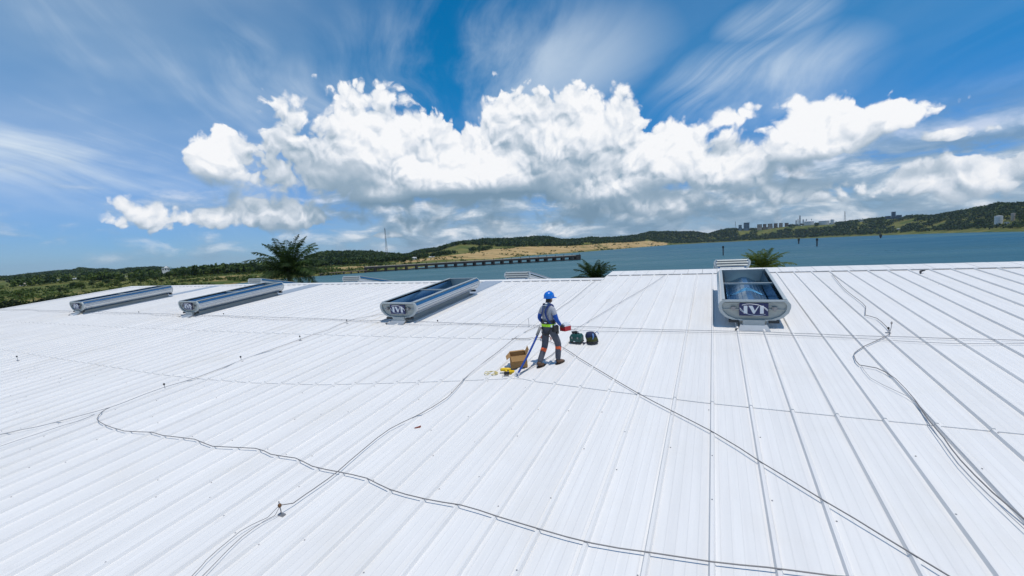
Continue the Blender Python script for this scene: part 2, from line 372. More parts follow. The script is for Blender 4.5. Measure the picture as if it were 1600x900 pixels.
# ------------------------------------------------------------------ mesh helpers
def link(name, me, material=None, parent=None):
    o = bpy.data.objects.new(name, me); col.objects.link(o)
    if material is not None and me is not None:
        for q in (material if isinstance(material, (list, tuple)) else [material]): me.materials.append(q)
    if parent is not None: o.parent = parent
    return o
def tag(o, label=None, cat=None, group=None, kind=None):
    if label: o['label'] = label
    if cat: o['category'] = cat
    if group: o['group'] = group
    if kind: o['kind'] = kind
    return o
def empty(name, mtx):
    o = bpy.data.objects.new(name, None); col.objects.link(o); o.matrix_world = mtx; o.empty_display_size = .2; return o
class MB:
    def __init__(s): s.v = []; s.f = []; s.mi = []
    def add(s, vs, fs, mi=0):
        b = len(s.v); s.v += [tuple(q) for q in vs]; s.f += [tuple(i + b for i in f) for f in fs]; s.mi += [mi] * len(fs); return s
    def box(s, c, d, mi=0, rot=None):
        x, y, z = (q / 2 for q in d); pts = [Vector(p) for p in ((-x,-y,-z),(x,-y,-z),(x,y,-z),(-x,y,-z),(-x,-y,z),(x,-y,z),(x,y,z),(-x,y,z))]
        if rot is not None: pts = [rot @ p for p in pts]
        return s.add([p + Vector(c) for p in pts], [(0,3,2,1),(4,5,6,7),(0,1,5,4),(1,2,6,5),(2,3,7,6),(3,0,4,7)], mi)
    def tube(s, pts, r, n=6, mi=0, cap=True):
        pts = [Vector(p) for p in pts]; rr = r if isinstance(r, (list, tuple)) else [r] * len(pts); vs = []; fs = []
        for i, p in enumerate(pts):
            t = (pts[min(i + 1, len(pts) - 1)] - pts[max(i - 1, 0)]).normalized()
            a = t.orthogonal() if abs(t.z) > .9 else t.cross(Vector((0, 0, 1)))
            a.normalize(); b = t.cross(a)
            for k in range(n):
                w = 2 * math.pi * k / n; vs.append(p + (a * math.cos(w) + b * math.sin(w)) * rr[i])
        for i in range(len(pts) - 1):
            for k in range(n):
                fs.append((i * n + k, i * n + (k + 1) % n, (i + 1) * n + (k + 1) % n, (i + 1) * n + k))
        if cap: fs += [tuple(range(n))[::-1], tuple((len(pts) - 1) * n + k for k in range(n))]
        return s.add(vs, fs, mi)
    def lathe(s, prof, n=16, c=(0, 0, 0), mi=0):
        vs = []; fs = []; c = Vector(c)
        for r, z in prof:
            for k in range(n): w = 2 * math.pi * k / n; vs.append(c + Vector((r * math.cos(w), r * math.sin(w), z)))
        for i in range(len(prof) - 1):
            for k in range(n): fs.append((i * n + k, i * n + (k + 1) % n, (i + 1) * n + (k + 1) % n, (i + 1) * n + k))
        fs += [tuple(range(n))[::-1], tuple((len(prof) - 1) * n + k for k in range(n))]
        return s.add(vs, fs, mi)
    def mesh(s, name='m', smooth=False):
        me = bpy.data.meshes.new(name); me.from_pydata(s.v, [], s.f)
        me.polygons.foreach_set('material_index', s.mi)
        if smooth: me.polygons.foreach_set('use_smooth', [True] * len(s.f))
        me.update(); return me
    def build(s, name, material, parent=None, smooth=False): return link(name, s.mesh(name, smooth), material, parent)
def np_mesh(name, V, F):
    """V (n,3), F (m,4) quads"""
    me = bpy.data.meshes.new(name); V = np.asarray(V, np.float32); F = np.asarray(F, np.int32)
    me.vertices.add(len(V)); me.vertices.foreach_set('co', V.ravel())
    me.loops.add(F.size); me.loops.foreach_set('vertex_index', F.ravel())
    me.polygons.add(len(F)); k = F.shape[1]
    me.polygons.foreach_set('loop_start', np.arange(0, F.size, k, dtype=np.int32)); me.polygons.foreach_set('loop_total', np.full(len(F), k, np.int32))
    me.update(calc_edges=True); me.validate(); return me
def leaf_quads(C, size, outward=None, aspect=.55):
    """one bent-free leaf clump quad per centre, leaning outwards"""
    n = len(C); a = rng.normal(size=(n, 3))
    if outward is not None: a = a * .75 + outward
    a /= np.linalg.norm(a, axis=1)[:, None]
    t = rng.normal(size=(n, 3)); t -= a * (t * a).sum(1)[:, None]; t /= np.linalg.norm(t, axis=1)[:, None]
    b = np.cross(a, t); s = (np.asarray(size) * np.ones(n) * rng.uniform(.6, 1.3, n))[:, None]
    V = np.stack([C - t * s - b * s * aspect * .4, C + b * s * -aspect, C + t * s + b * s * .2, C + b * s * aspect], 1).reshape(-1, 3)
    return V, np.arange(4 * n).reshape(-1, 4)
def crown_points(n, rx, ry, rz, lobes=7):
    """points through a lumpy crown volume, most near the skin"""
    L = rng.normal(size=(lobes, 3)); L /= np.linalg.norm(L, axis=1)[:, None]; L[:, 2] = np.abs(L[:, 2]) * .9 - .15
    R = rng.uniform(.42, .62, lobes); k = rng.integers(0, lobes, n)
    d = rng.normal(size=(n, 3)); d /= np.linalg.norm(d, axis=1)[:, None]
    r = rng.uniform(.55, 1.0, n)[:, None] ** .6
    P = L[k] * .52 + d * r * R[k][:, None]
    return P * np.array([rx, ry, rz]), d

# ------------------------------------------------------------------ warehouse with its white sheet roof
HR = 3.75
A = math.radians(25.37); S = math.radians(6.452)
DU = Vector((math.cos(A), -math.sin(A), 0)); DV = Vector((math.sin(A) * math.cos(S), math.cos(A) * math.cos(S), math.sin(S)))
DN = DU.cross(DV).normalized()
RO = CAM - DN * HR
RM = Matrix((DU, DV, DN)).transposed()
ROOF = RM.to_4x4(); ROOF.translation = RO
ROOFI = ROOF.inverted()
def P(u, v, n=0.0): return RO + DU * u + DV * v + DN * n
def on_roof(u, v, n=0.0, yaw=0.0):
    q = RM.to_4x4() @ Matrix.Rotation(yaw, 4, 'Z'); q.translation = P(u, v, n); return q

warehouse = tag(empty('warehouse', ROOF), 'long warehouse with a broad white ribbed sheet-metal gable roof', 'building')
EAVE = -7.0; RIDGE_L = 19.35; CAP_R = 20.2; RIDGE_R = 21.3; USTEP = -4.6; ULEFT = -46.0; URIGHT = 21.0
seams = [-0.037 + .593 * k for k in range(0, 36)]
seams = [-3.52, -3.02, -2.46, -1.87, -1.30, -.656] + seams
s = -4.09
left = []
while s > ULEFT - .2: left.append(s); s -= .505
seams = sorted(left) + seams
J1 = [(-60, 6.25), (-26.7, 6.28), (-20.6, 6.18), (-14.6, 6.09), (-12.6, 6.16), (-10.6, 6.31), (-8.5, 6.64), (-6.65, 7.14), (-5.1, 7.6), (-3.89, 7.99), (-3.5, 7.9), (-1.87, 7.78), (-.17, 7.67), (1.75, 7.66), (30, 7.7)]
J2 = [(-60, 9.1), (-38.3, 9.37), (-24.2, 9.58), (-15.6, 9.86), (-9.7, 10.17), (-5.24, 10.51), (-4.0, 10.62)]
def ip(tab, u): return float(np.interp(u, [t[0] for t in tab], [t[1] for t in tab]))
RIB = [(-.036, .0), (-.018, .043), (.016, .043), (.034, .0)]
def panel_mesh(mb, u0, u1, f0, f1, lift=.016):
    """one sheet: a trapezoid rib on its left edge, then the flat pan; f0/f1 give the lower and upper end at u"""
    prof = [(u0 + a, b) for a, b in RIB] + [((u0 + u1) / 2, 0.0), (u1 - .034, 0.0)]
    vs = []
    for (a, b) in prof: vs.append((a, f0(a), b + lift))
    for (a, b) in prof: vs.append((a, f1(a), b))
    n = len(prof); fs = [(i, i + 1, n + i + 1, n + i) for i in range(n - 1)]
    # turned-down lip at the lower end so that the lap has an edge
    k = len(vs)
    for (a, b) in prof: vs.append((a, f0(a) + .001, b - .002))
    fs += [(k + i, k + i + 1, i + 1, i) for i in range(n - 1)]
    mb.add(vs, fs)
far = MB()
EAVE_F = lambda u: EAVE
for i in range(len(seams) - 1):
    a, b = seams[i], seams[i + 1]
    top = (lambda u: CAP_R + .02) if a > -4.7 else (lambda u: RIDGE_L)
    j1 = lambda u: ip(J1, u); j2 = lambda u: ip(J2, u)
    j1o = lambda u: ip(J1, u) + .06; j2o = lambda u: ip(J2, u) + .06
    rows = [(EAVE_F, j1o)]
    if a < -4.3: rows += [(j1, j2o), (j2, top)]
    else: rows += [(j1, top)]
    for f0, f1 in rows:
        if -25.5 < a < 12.5:
            mb = MB(); panel_mesh(mb, a, b, f0, f1); mb.build('roof_panel', M_ROOF, warehouse)
        else: panel_mesh(far, a, b, f0, f1)
tag(far.build('roof_sheeting', M_ROOF, warehouse), kind='stuff')
# ridge caps: lengths of folded sheet
def cap_piece(u0, u1, v0, v1, n0=.05, n1=.075):
    mb = MB(); mb.add([(u0, v0, n0), (u1, v0, n0), (u1, v1, n1), (u0, v1, n1), (u0, v0, n0 - .03), (u1, v0, n0 - .03), (u0, v1, n1 - .03), (u1, v1, n1 - .03)],
                      [(0, 1, 2, 3), (4, 5, 1, 0), (0, 3, 6, 4), (5, 7, 2, 1)]); mb.build('ridge_cap', M_ROOF, warehouse)
u = ULEFT
k = 0
while u < USTEP - .1:
    e = min(u + 2.9, USTEP); cap_piece(u, e + .04, RIDGE_L - .28, RIDGE_L + .03, .046 + .004 * (k % 2), .07 + .004 * (k % 2)); u = e; k += 1
u = USTEP
while u < URIGHT:
    e = u + .593 * 1.0; cap_piece(u, e - .012, CAP_R - .05, RIDGE_R, .047 + .002 * (k % 2), .03 + .002 * (k % 2)); u = e; k += 1
# back slopes, gable ends and walls
def world_quad(mb, pts): mb.add([ROOFI @ Vector(p) for p in pts], [tuple(range(len(pts)))])
SB = math.radians(11.0)
def back(u0, u1, vr, n0):
    """the slope beyond the ridge, falling away"""
    r0_, r1_ = P(u0, vr, n0), P(u1, vr, n0)
    hd = Vector((DV.x, DV.y, 0)).normalized(); run = 17.0; dz = -math.tan(SB) * run
    e0, e1 = r0_ + hd * run + Vector((0, 0, dz)), r1_ + hd * run + Vector((0, 0, dz))
    return r0_, r1_, e0, e1
GZ = 1.55
mb = MB()
b0, b1, e0, e1 = back(ULEFT, USTEP, RIDGE_L, .055); world_quad(mb, [b0, b1, e1, e0])
c0, c1, f0_, f1_ = back(USTEP, URIGHT, RIDGE_R, .02); world_quad(mb, [c0, c1, f1_, f0_])
world_quad(mb, [P(USTEP, RIDGE_L, .05), P(USTEP, RIDGE_R, .02), f0_, e1])
mb.build('back_roof_slope', M_ROOF, warehouse)
def wall(pts):
    mb = MB(); inner = [Vector(p) for p in pts]; world_quad(mb, inner); mb.build('wall', M_WALL, warehouse)
dn = Vector((0, 0, -.12))
g0 = lambda p: Vector((p.x, p.y, GZ))
fl, fr = P(ULEFT + .3, EAVE + .3), P(URIGHT - .3, EAVE + .3)
wall([g0(fl), g0(fr), fr + dn, fl + dn])
lr, le = P(ULEFT + .3, RIDGE_L), e0 + DU * .3
wall([g0(le), g0(fl), fl + dn, lr + dn, le + dn])
rr_, re = P(URIGHT - .3, RIDGE_R), f1_ - DU * .3
wall([g0(fr), g0(re), re + dn, rr_ + dn, fr + dn])
wall([g0(re), g0(f0_), f0_ + dn, re + dn]); wall([g0(e1), g0(le), le + dn, e1 + dn]); wall([g0(f0_), g0(e1), e1 + dn, f0_ + dn])
# rake trim on the far-left gable edge
mb = MB(); mb.box((ULEFT - .12, (EAVE + RIDGE_L) / 2, .0), (.3, RIDGE_L - EAVE, .16)); mb.build('gable_trim', M_ROOF, warehouse)
# screw heads along the ribs
mb = MB()
for a in seams:
    if a < -26 or a > 12: continue
    v = 1.2 + random.uniform(0, .9)
    while v < 19:
        if random.random() < .8:
            uu = a + random.choice((-.055, .056, 0.0, .056)); n0 = .045 if abs(uu - a) < .02 else .004
            mb.lathe([(.010, 0), (.010, .005), (.005, .009)], 6, (uu, v, n0))
        v += random.choice((.95, 1.2, 1.45))
tag(mb.build('roof_screws', M_SCREW, warehouse), kind='stuff')

# ------------------------------------------------------------------ roof ventilators
VL, VW = 4.5, 1.64
def ventilator_parts(root, logo=True):
    hw = VW / 2
    prof = [(.27, .20), (.46, .21), (.66, .30), (.78, .43), (.82, .56), (.82, .64), (.77, .72), (.70, .755)]
    prof = [(x * hw / .82, z) for x, z in prof]
    # curved side skins (outer and inner face), each side its own sheet
    for sgn in (-1, 1):
        mb = MB(); vs = []; n = len(prof)
        for y in (0.0, VL):
            for x, z in prof: vs.append((sgn * x, y, z))
            for x, z in prof: vs.append((sgn * (x - .025), y, z + .004))
        fs = []
        for i in range(n - 1):
            q = (i, i + 1, 2 * n + i + 1, 2 * n + i); q2 = (n + i, 3 * n + i, 3 * n + i + 1, n + i + 1)
            fs += [q, q2] if sgn < 0 else [q[::-1], q2[::-1]]
        fs += [(n - 1, 2 * n - 1, 4 * n - 1, 3 * n - 1)]
        mb.add(vs, fs); sd = mb.build('side_shell', M_GALV, root)
        for zz, xx in ((.585, .823), (.50, .812), (.36, .725)):     # rolled lap lines along the shell
            q = MB(); q.box((sgn * (xx * hw / .82 + .001), VL / 2, zz), (.012, VL - .12, .014)); q.build('lap_strip', M_GALV, sd)
        q = MB(); q.box((sgn * .70 * hw / .82, VL / 2, .765), (.075, VL + .02, .03)); q.build('top_rail', M_FRAME, root)
    # inner lining, V-damper of two hipped halves and the cross bar
    for sgn in (-1, 1):
        mb = MB(); mb.add([(sgn * .60, .08, .70), (sgn * .60, VL - .08, .70), (sgn * .50, VL - .08, .30), (sgn * .50, .08, .30)], [(0, 1, 2, 3)]); mb.build('lining', M_GALV_SKYTINT, root)
    mb = MB(); mb.box((0, VL / 2, .285), (1.06, VL - .2, .012)); mb.build('gutter_floor', M_GALV_SKYTINT, root)
    for y0, y1 in ((.16, VL / 2 - .06), (VL / 2 + .06, VL - .16)):
        mb = MB(); hy = .30
        mb.add([(-.47, y0, .34), (.47, y0, .34), (.47, y1, .34), (-.47, y1, .34), (-.07, y0 + .02, .58), (.07, y0 + .02, .58), (.07, y1 - hy, .58), (-.07, y1 - hy, .58)],
               [(4, 5, 6, 7), (0, 4, 7, 3), (1, 2, 6, 5), (0, 1, 5, 4), (2, 3, 7, 6)])
        dm = mb.build('damper', M_GALV_SKYTINT, root)
        q = MB()
        for xs in (-.38, -.28, -.18, .18, .28, .38):
            zc = .34 + (.47 - abs(xs)) * .6; q.tube([(xs, y0 + .05, zc + .005), (xs, y1 - .22, zc + .005)], .008, 4)
        q.build('damper_seam', M_GALV, dm)
    mb = MB(); mb.box((0, VL / 2, .72), (1.36, .06, .05)); mb.build('cross_bar', M_FRAME, root)
    # end plates
    for y, sg in ((0.0, -1), (VL, 1)):
        out = [(x * .985, z) for x, z in prof]; ring = [(-x, z) for x, z in reversed(out)] + out
        mb = MB(); n = len(ring)
        ys = y - sg * .0; vs = [(x, ys, z) for x, z in ring] + [(x, ys - sg * .03, z) for x, z in ring]
        fs = [tuple(range(n)) if sg > 0 else tuple(range(n))[::-1], tuple(range(n, 2 * n))[::-1] if sg > 0 else tuple(range(n, 2 * n))]
        mb.add(vs, fs); ep = mb.build('end_panel', M_ENDP if logo else M_GALV_SKYTINT, root)
        # raised rim band following the sides and the belly
        mb = MB(); vs = []; rim = [(-x, z) for x, z in reversed(prof)] + prof
        cx, cz = 0, .56
        for (x, z) in rim:
            ix, iz = cx + (x - cx) * .90, cz + (z - cz) * (.88 if z < cz else .86)
            vs += [(x * 1.005, y + sg * .0, z), (x * 1.005, y + sg * .05, z), (ix, y + sg * .05, iz), (ix, y, iz)]
        fs = []
        for i in range(n - 1):
            for k in range(4):
                q = (4 * i + k, 4 * i + (k + 1) % 4, 4 * i + 4 + (k + 1) % 4, 4 * i + 4 + k); fs.append(q)
        fs += [(0, 1, 2, 3), tuple(4 * (n - 1) + k for k in (3, 2, 1, 0))]
        mb.add(vs, fs); mb.build('rim', M_FRAME, root)
        q = MB(); q.box((0, y + sg * .032, .735), (1.36, .07, .05)); q.build('top_lip', M_FRAME, root)
        for zz, w in ((.665, 1.34), (.52, 1.44), (.375, 1.2), (.445, 1.38)) if sg > 0 else ((.665, 1.34), (.505, 1.44)):
            q = MB(); q.box((0, y + sg * .012, zz), (w, .03, .016)); q.build('ledge', M_FRAME if sg < 0 else M_GALV, ep)
        if sg < 0 and not logo:
            for k, zz in enumerate((.30, .44, .57, .68)):
                q = MB(); q.box((0, -.055, zz), ((1.08, 1.38, 1.44, 1.34)[k], .10, .04), 0, Matrix.Rotation(math.radians(-38), 3, 'X')); q.build('louvre', M_FRAME, ep)
        for sx in (-1, 1):
            if not logo: continue
            q = MB(); q.box((sx * .47, y + sg * .03, .545), (.11, .07, .07)); q.box((sx * .47, y + sg * .06, .53), (.05, .05, .11)); q.build('latch', M_STEEL, ep)
            q = MB(); q.box((sx * .46, y + sg * .01, .185), (.24, .10, .07)); q.build('bracket', M_DARK, root)
    # throat and base
    mb = MB(); mb.box((0, VL / 2, .11), (.62, VL - .1, .22)); mb.build('throat', M_FRAME, root)
    mb = MB(); mb.box((0, -.06, .165), (.50, .1, .13)); mb.build('front_throat', M_FRAME, root)
    mb = MB(); mb.add([(-.36, -.34, .035), (.36, -.34, .035), (.30, -.06, .12), (-.30, -.06, .12), (-.36, -.34, -.0), (.36, -.34, -.0)], [(0, 1, 2, 3), (4, 5, 1, 0)])
    mb.build('front_flashing', M_FLASH, root)
    mb = MB(); mb.box((-.40, -.32, .04), (.07, .06, .05)); mb.build('foot', M_DARK, root)
    if logo:
        mb = MB(); mb.box((0, -.062, .515), (.66, .02, .335)); sg = mb.build('sign', M_NAVY, root)
        yy = -.0765; lm = MB()
        def poly(pts):
            n = len(pts); vs = [(x, yy, z) for x, z in pts] + [(x, yy + .006, z) for x, z in pts]
            lm.add(vs, [tuple(range(n)), tuple(range(n, 2 * n))[::-1]] + [(i, i + n, (i + 1) % n + n, (i + 1) % n) for i in range(n)])
        cz = .512; hh = .105
        for sx in (-1, 1):
            x0 = sx * .185; poly([(x0 - .042, cz - hh), (x0 + .042, cz - hh), (x0 + .042, cz + hh), (x0 - .042, cz + hh)])
        poly([(-.118, cz + hh), (-.025, cz + hh), (.028, cz - hh * .25), (.085, cz + hh * .72), (.118, cz + hh), (.128, cz + hh), (.02, cz - hh), (-.01, cz - hh)])
        lm.build('lettering', M_WHITE, sg)
        rg = MB()          # the tilted ellipse round the letters
        def ell(t0, t1, n=22):
            pts = []
            for i in range(n + 1):
                t = t0 + (t1 - t0) * i / n; x, z = .325 * math.cos(t), .145 * math.sin(t)
                c_, s_ = math.cos(-.16), math.sin(-.16); pts.append((x * c_ - z * s_, yy + .002, cz + x * s_ + z * c_))
            rg.tube(pts, .006, 4)
        ell(math.radians(18), math.radians(150)); ell(math.radians(198), math.radians(330))
        rg.tube([(-.32, yy + .002, cz + .045), (-.22, yy + .002, cz - .07)], .008, 4); rg.tube([(.235, yy + .002, cz + .06), (.315, yy + .002, cz - .03)], .008, 4)
        rg.build('logo_ring', M_WHITE, sg)
def copy_tree(o, parent=None):
    c = o.copy(); col.objects.link(c)
    if parent is not None: c.parent = parent
    for ch in list(o.children): copy_tree(ch, c)
    return c
VENTS = [(.93, 12.35), (-10.25, 11.75), (-23.0, 11.65), (-33.4, 11.25)]
VLAB = ['silver trough ventilator with a clear navy letter sign on its end panel',
        'silver trough ventilator between the worker and the group of two further ventilators',
        'silver trough ventilator next to the one nearest the far gable edge',
        'silver trough ventilator nearest the low gable edge and the shrubs']
v0 = empty('roof_ventilator', on_roof(*VENTS[0])); ventilator_parts(v0)
vents = [v0] + [copy_tree(v0) for _ in VENTS[1:]]
for o, (uu, vv), lb in zip(vents, VENTS, VLAB):
    o.matrix_world = on_roof(uu, vv, -.005); tag(o, lb, 'ventilator', 'ventilators on the near roof slope')
# their twins beyond the ridge, on the slope that falls away
vb = empty('roof_ventilator', Matrix()); ventilator_parts(vb, logo=False)
hd = Vector((DV.x, DV.y, 0)).normalized(); DVB = (hd * math.cos(SB) - Vector((0, 0, math.sin(SB)))).normalized(); DNB = DU.cross(DVB)
backs = [vb] + [copy_tree(vb) for _ in VENTS[1:]]
BLAB = ['ventilator just past the ridge, right behind the one with the clear navy sign', 'striped ventilator past the ridge, above the blue helmet and below the pier',
        'striped ventilator past the ridge, between the large palm and the middle ventilator', 'striped ventilator past the ridge at the foot of the large palm']
for i, (o, (uu, vv), lb) in enumerate(zip(backs, VENTS, BLAB)):
    rv = RIDGE_R if i == 0 else RIDGE_L
    q = Matrix((DU, DVB, DNB)).transposed().to_4x4(); q.translation = P(uu + (-.1 if i == 0 else .1), rv, .05) + DVB * (2.4 if i == 0 else 2.5) - DNB * .004
    o.matrix_world = q; tag(o, lb, 'ventilator', 'ventilators past the ridge')
# flashing strips from each ventilator up to the ridge
for uu, vv in VENTS:
    mb = MB(); a, b = vv + VL - .1, (CAP_R if uu > -4 else RIDGE_L - .2)
    mb.add([(uu - .50, a, .052), (uu + .50, a, .052), (uu + .50, b, .052), (uu - .50, b, .052), (uu - .52, a, .004), (uu + .52, a, .004), (uu + .52, b, .004), (uu - .52, b, .004)],
           [(0, 1, 2, 3), (4, 5, 1, 0), (5, 6, 2, 1), (7, 4, 0, 3)]); mb.build('flashing_strip', M_FLASH, warehouse)

# ------------------------------------------------------------------ lightning conductor cables, posts
def smooth_path(pts, step=.35):
    pts = [Vector(p) for p in pts]; out = []
    for i in range(len(pts) - 1):
        p0, p1, p2, p3 = pts[max(i - 1, 0)], pts[i], pts[i + 1], pts[min(i + 2, len(pts) - 1)]
        n = max(2, int((p2 - p1).length / step))
        for k in range(n):
            t = k / n
            out.append(.5 * ((2 * p1) + (p2 - p0) * t + (2 * p0 - 5 * p1 + 4 * p2 - p3) * t * t + (3 * p1 - p0 - 3 * p2 + p3) * t ** 3))
    out.append(pts[-1]); return out
def cable(name, uvs, label, r=.010, material=M_CABLE, ends=(None, None), h=.052, group=None, sag=.010):
    pts = []
    for i, (a, b) in enumerate(uvs): pts.append((a, b, h))
    pts = smooth_path(pts)
    for p in pts: p.z = h + r - random.uniform(0, sag)
    if ends[0] is not None: pts[0].z = ends[0]
    if ends[1] is not None: pts[-1].z = ends[1]
    mb = MB(); mb.tube([P(p.x, p.y, p.z) for p in pts], r, 5); o = mb.build(name, material, None, True)
    return tag(o, label, 'cable', group)
C_A = [(-13.89,2.35),(-13.74,2.84),(-13.33,3.30),(-13.11,3.64),(-12.77,4.33),(-12.77,4.66),(-12.81,5.46),(-12.59,6.16),(-12.68,7.42),(-12.66,7.85),(-12.57,9.38),(-12.55,9.94),(-12.43,10.39),(-12.64,11.49),(-12.27,12.23),(-11.2,12.9)]
C_B = [(-12.85,2.11),(-12.88,2.61),(-12.79,3.22),(-12.66,3.72),(-12.68,4.02)]
C_C = [(-12.77,4.33),(-12.65,4.14),(-12.28,3.91),(-11.69,3.81),(-10.82,3.78),(-10.10,3.92),(-9.69,3.91),(-8.82,4.01),(-8.16,3.95),(-7.25,4.14),(-6.76,4.08),(-6.22,4.13),(-5.72,4.04),(-5.19,4.06),(-4.61,4.06),(-4.10,3.96),(-3.50,3.95),(-2.97,3.99),(-2.40,3.96),(-1.80,3.92),(-1.23,3.91),(-.64,3.98),(-.04,4.06),(.45,4.15),(.98,4.24),(2.2,4.5),(4,4.7)]
C_D = [(-5.25,3.14),(-5.22,3.51),(-5.20,3.72),(-5.19,4.06),(-5.26,4.68),(-5.27,5.33),(-5.09,5.84),(-4.93,6.70),(-5.07,7.57),(-5.12,8.39),(-5.11,9.23),(-5.14,10.52),(-5.08,11.06),(-4.90,11.73),(-4.93,13.36),(-4.88,14.52),(-4.85,15.20),(-4.86,17.12),(-4.87,19.0)]
C_E1 = [(-5.25,3.13),(-5.42,2.84),(-5.44,2.56),(-5.38,2.26),(-5.30,2.05),(-5.1,1.2)]
C_E2 = [(-5.23,3.13),(-5.31,2.95),(-5.33,2.65),(-5.23,2.28),(-5.17,2.09),(-4.95,1.2)]
C_F = [(-5.21,10.45),(-4.74,10.52),(-4.42,10.62),(-3.53,9.96),(-2.91,9.30),(-1.34,7.75),(-.03,6.62),(.56,5.98),(1.15,5.36),(1.56,4.94),(1.91,4.57),(3.0,3.4)]
C_G = [(-3.74,11.41),(-3.57,11.93),(-3.39,12.78),(-3.02,14.58),(-2.40,17.40),(-1.96,19.95)]
C_H = [(4.04,19.42),(3.85,16.94),(3.84,15.36),(3.81,14.46),(3.58,13.59),(3.74,13.30),(3.69,12.23),(3.52,11.83),(2.91,11.01),(2.65,10.57),(2.58,10.30),(2.56,9.88),(2.79,9.76),(2.93,9.28),(2.92,8.41),(2.86,7.76),(2.84,7.22),(2.80,6.67),(2.83,6.05),(2.92,5.48),(3.1,4.2)]
C_I = [(2.58,9.86),(2.57,9.26),(2.78,8.74),(2.90,8.36),(2.83,7.64),(2.79,7.17),(2.75,6.55),(2.78,5.92),(2.84,5.32),(2.95,4.2)]
cable('conductor_cable', C_A, 'grey cable running up the roof past small black-tipped rods to the middle ventilator', .008, M_CABLE_L)
cable('conductor_cable', C_B, 'short faint cable running beside the bend of the long grey cable', .006, M_CABLE_L)
cable('conductor_cable', C_C, 'wavy dark cable crossing the foreground ribs from side to side', .0075, M_CABLE)
cable('conductor_cable', C_D, 'dark cable from the brass-clamped rod up to the cardboard box and ridge', .007, M_CABLE, (.15, None))
cable('conductor_cable', C_E1, 'thin cable leaving the brass-clamped rod on its outer side', .004, M_CABLE, (.15, None))
cable('conductor_cable', C_E2, 'thin cable leaving the brass-clamped rod on its inner side', .004, M_CABLE, (.15, None))
cable('conductor_cable', C_F, 'straight taut cable running from the worker diagonally down the ribs', .008, M_CABLE)
cable('conductor_cable', C_G, 'cable slanting from behind the toolbox up to the ridge', .008, M_CABLE_L)
cable('conductor_cable', C_H, 'dark looping cable snaking down the right part of the roof', .0085, M_CABLE)
cable('conductor_cable', C_I, 'second thinner strand lying along the dark looping cable', .0045, M_CABLE_L)
w1 = [(-45.5, 11.3)] + [(x, 11.62 + .22 * (x + 45) / 60 + .03 * math.sin(x * 1.7)) for x in np.arange(-43, 20, 2.2)]
w2 = [(x, 11.40 + .22 * (x + 45) / 60 + .10 * math.sin(x * .9 + 1) + .06 * math.sin(x * 2.3)) for x in np.arange(-45, 20, 1.5)]
cable('conductor_cable', w1, 'straight pale cable strung along the roof past the ventilator ends', .009, M_CABLE_L)
cable('conductor_cable', w2, 'loosely waving pale cable lying below the straight cross cable', .007, M_CABLE_L)

def rod(u, v, hgt, label, big=False, group=None, tip=True):
    o = empty('lightning_rod', on_roof(u, v, .0))
    r = .006 if not big else .0075
    q = MB(); q.box((0, 0, .012), (.10, .05, .024)); q.build('base_plate', M_STEEL if big else M_CABLE_L, o)
    q = MB(); q.tube([(0, 0, .02), (0, 0, hgt)], r, 6); q.build('shaft', M_STEEL, o)
    if tip:
        q = MB(); q.lathe([(.004, -.03), (.022, -.018), (.024, .012), (.006, .03)], 8, (0, 0, hgt * (.72 if big else 1.0))); q.build('clamp', M_BRASS if big else M_BLACK, o)
    return tag(o, label, 'lightning rod', group)
rod(-5.24, 3.13, .215, 'steel rod with a brown brass clamp on the foreground ribs', True)
SMALL = 'small black-tipped rod standing on the roof along the long grey cable'
for (uu, vv), wh in zip(((-12.71, 5.44), (-12.68, 7.42), (-12.57, 9.38), (-12.45, 11.34)), ('first from its bend', 'second from its bend', 'third from its bend', 'by the cross cables')): rod(uu, vv, .155, 'small black-tipped rod on the long grey cable, ' + wh, group='black-tipped rods along the grey cable')
rod(-22.71, 5.68, .17, 'lone black-tipped rod on the far low part of the roof')
rod(-5.19, 11.70, .30, 'thin rod standing beside the worker in line with the cross cable', tip=False)
rod(3.65, 12.18, .13, 'short rod at the kink of the dark looping cable')
TINY = 'tiny rod near the foot of a silver ventilator along the cross cable'
for uu, vv in ((-8.67, 11.80), (-20.87, 11.89), (-28.04, 11.75)): rod(uu, vv, .10, TINY, group='tiny rods along the cross cable')
q = MB(); q.tube([P(3.70, 12.23, .05), P(3.74, 12.32, .10), P(3.80, 12.5, .20)], .007, 5); q.tube([P(3.78, 12.44, .16), P(3.79, 12.48, .19)], .018, 6)
tag(q.build('loose_cable_end', M_CABLE), 'stiff upturned cable end beside the short rod', 'cable')
q = MB(); q.tube([P(6.55, 19.3, .05), P(6.6, 19.45, .09), P(6.75, 19.55, .10)], [.03, .035, .02], 6)
tag(q.build('cable_clamp', M_BLACK), 'small dark clamp lying near the ridge on the right part of the roof', 'clamp')

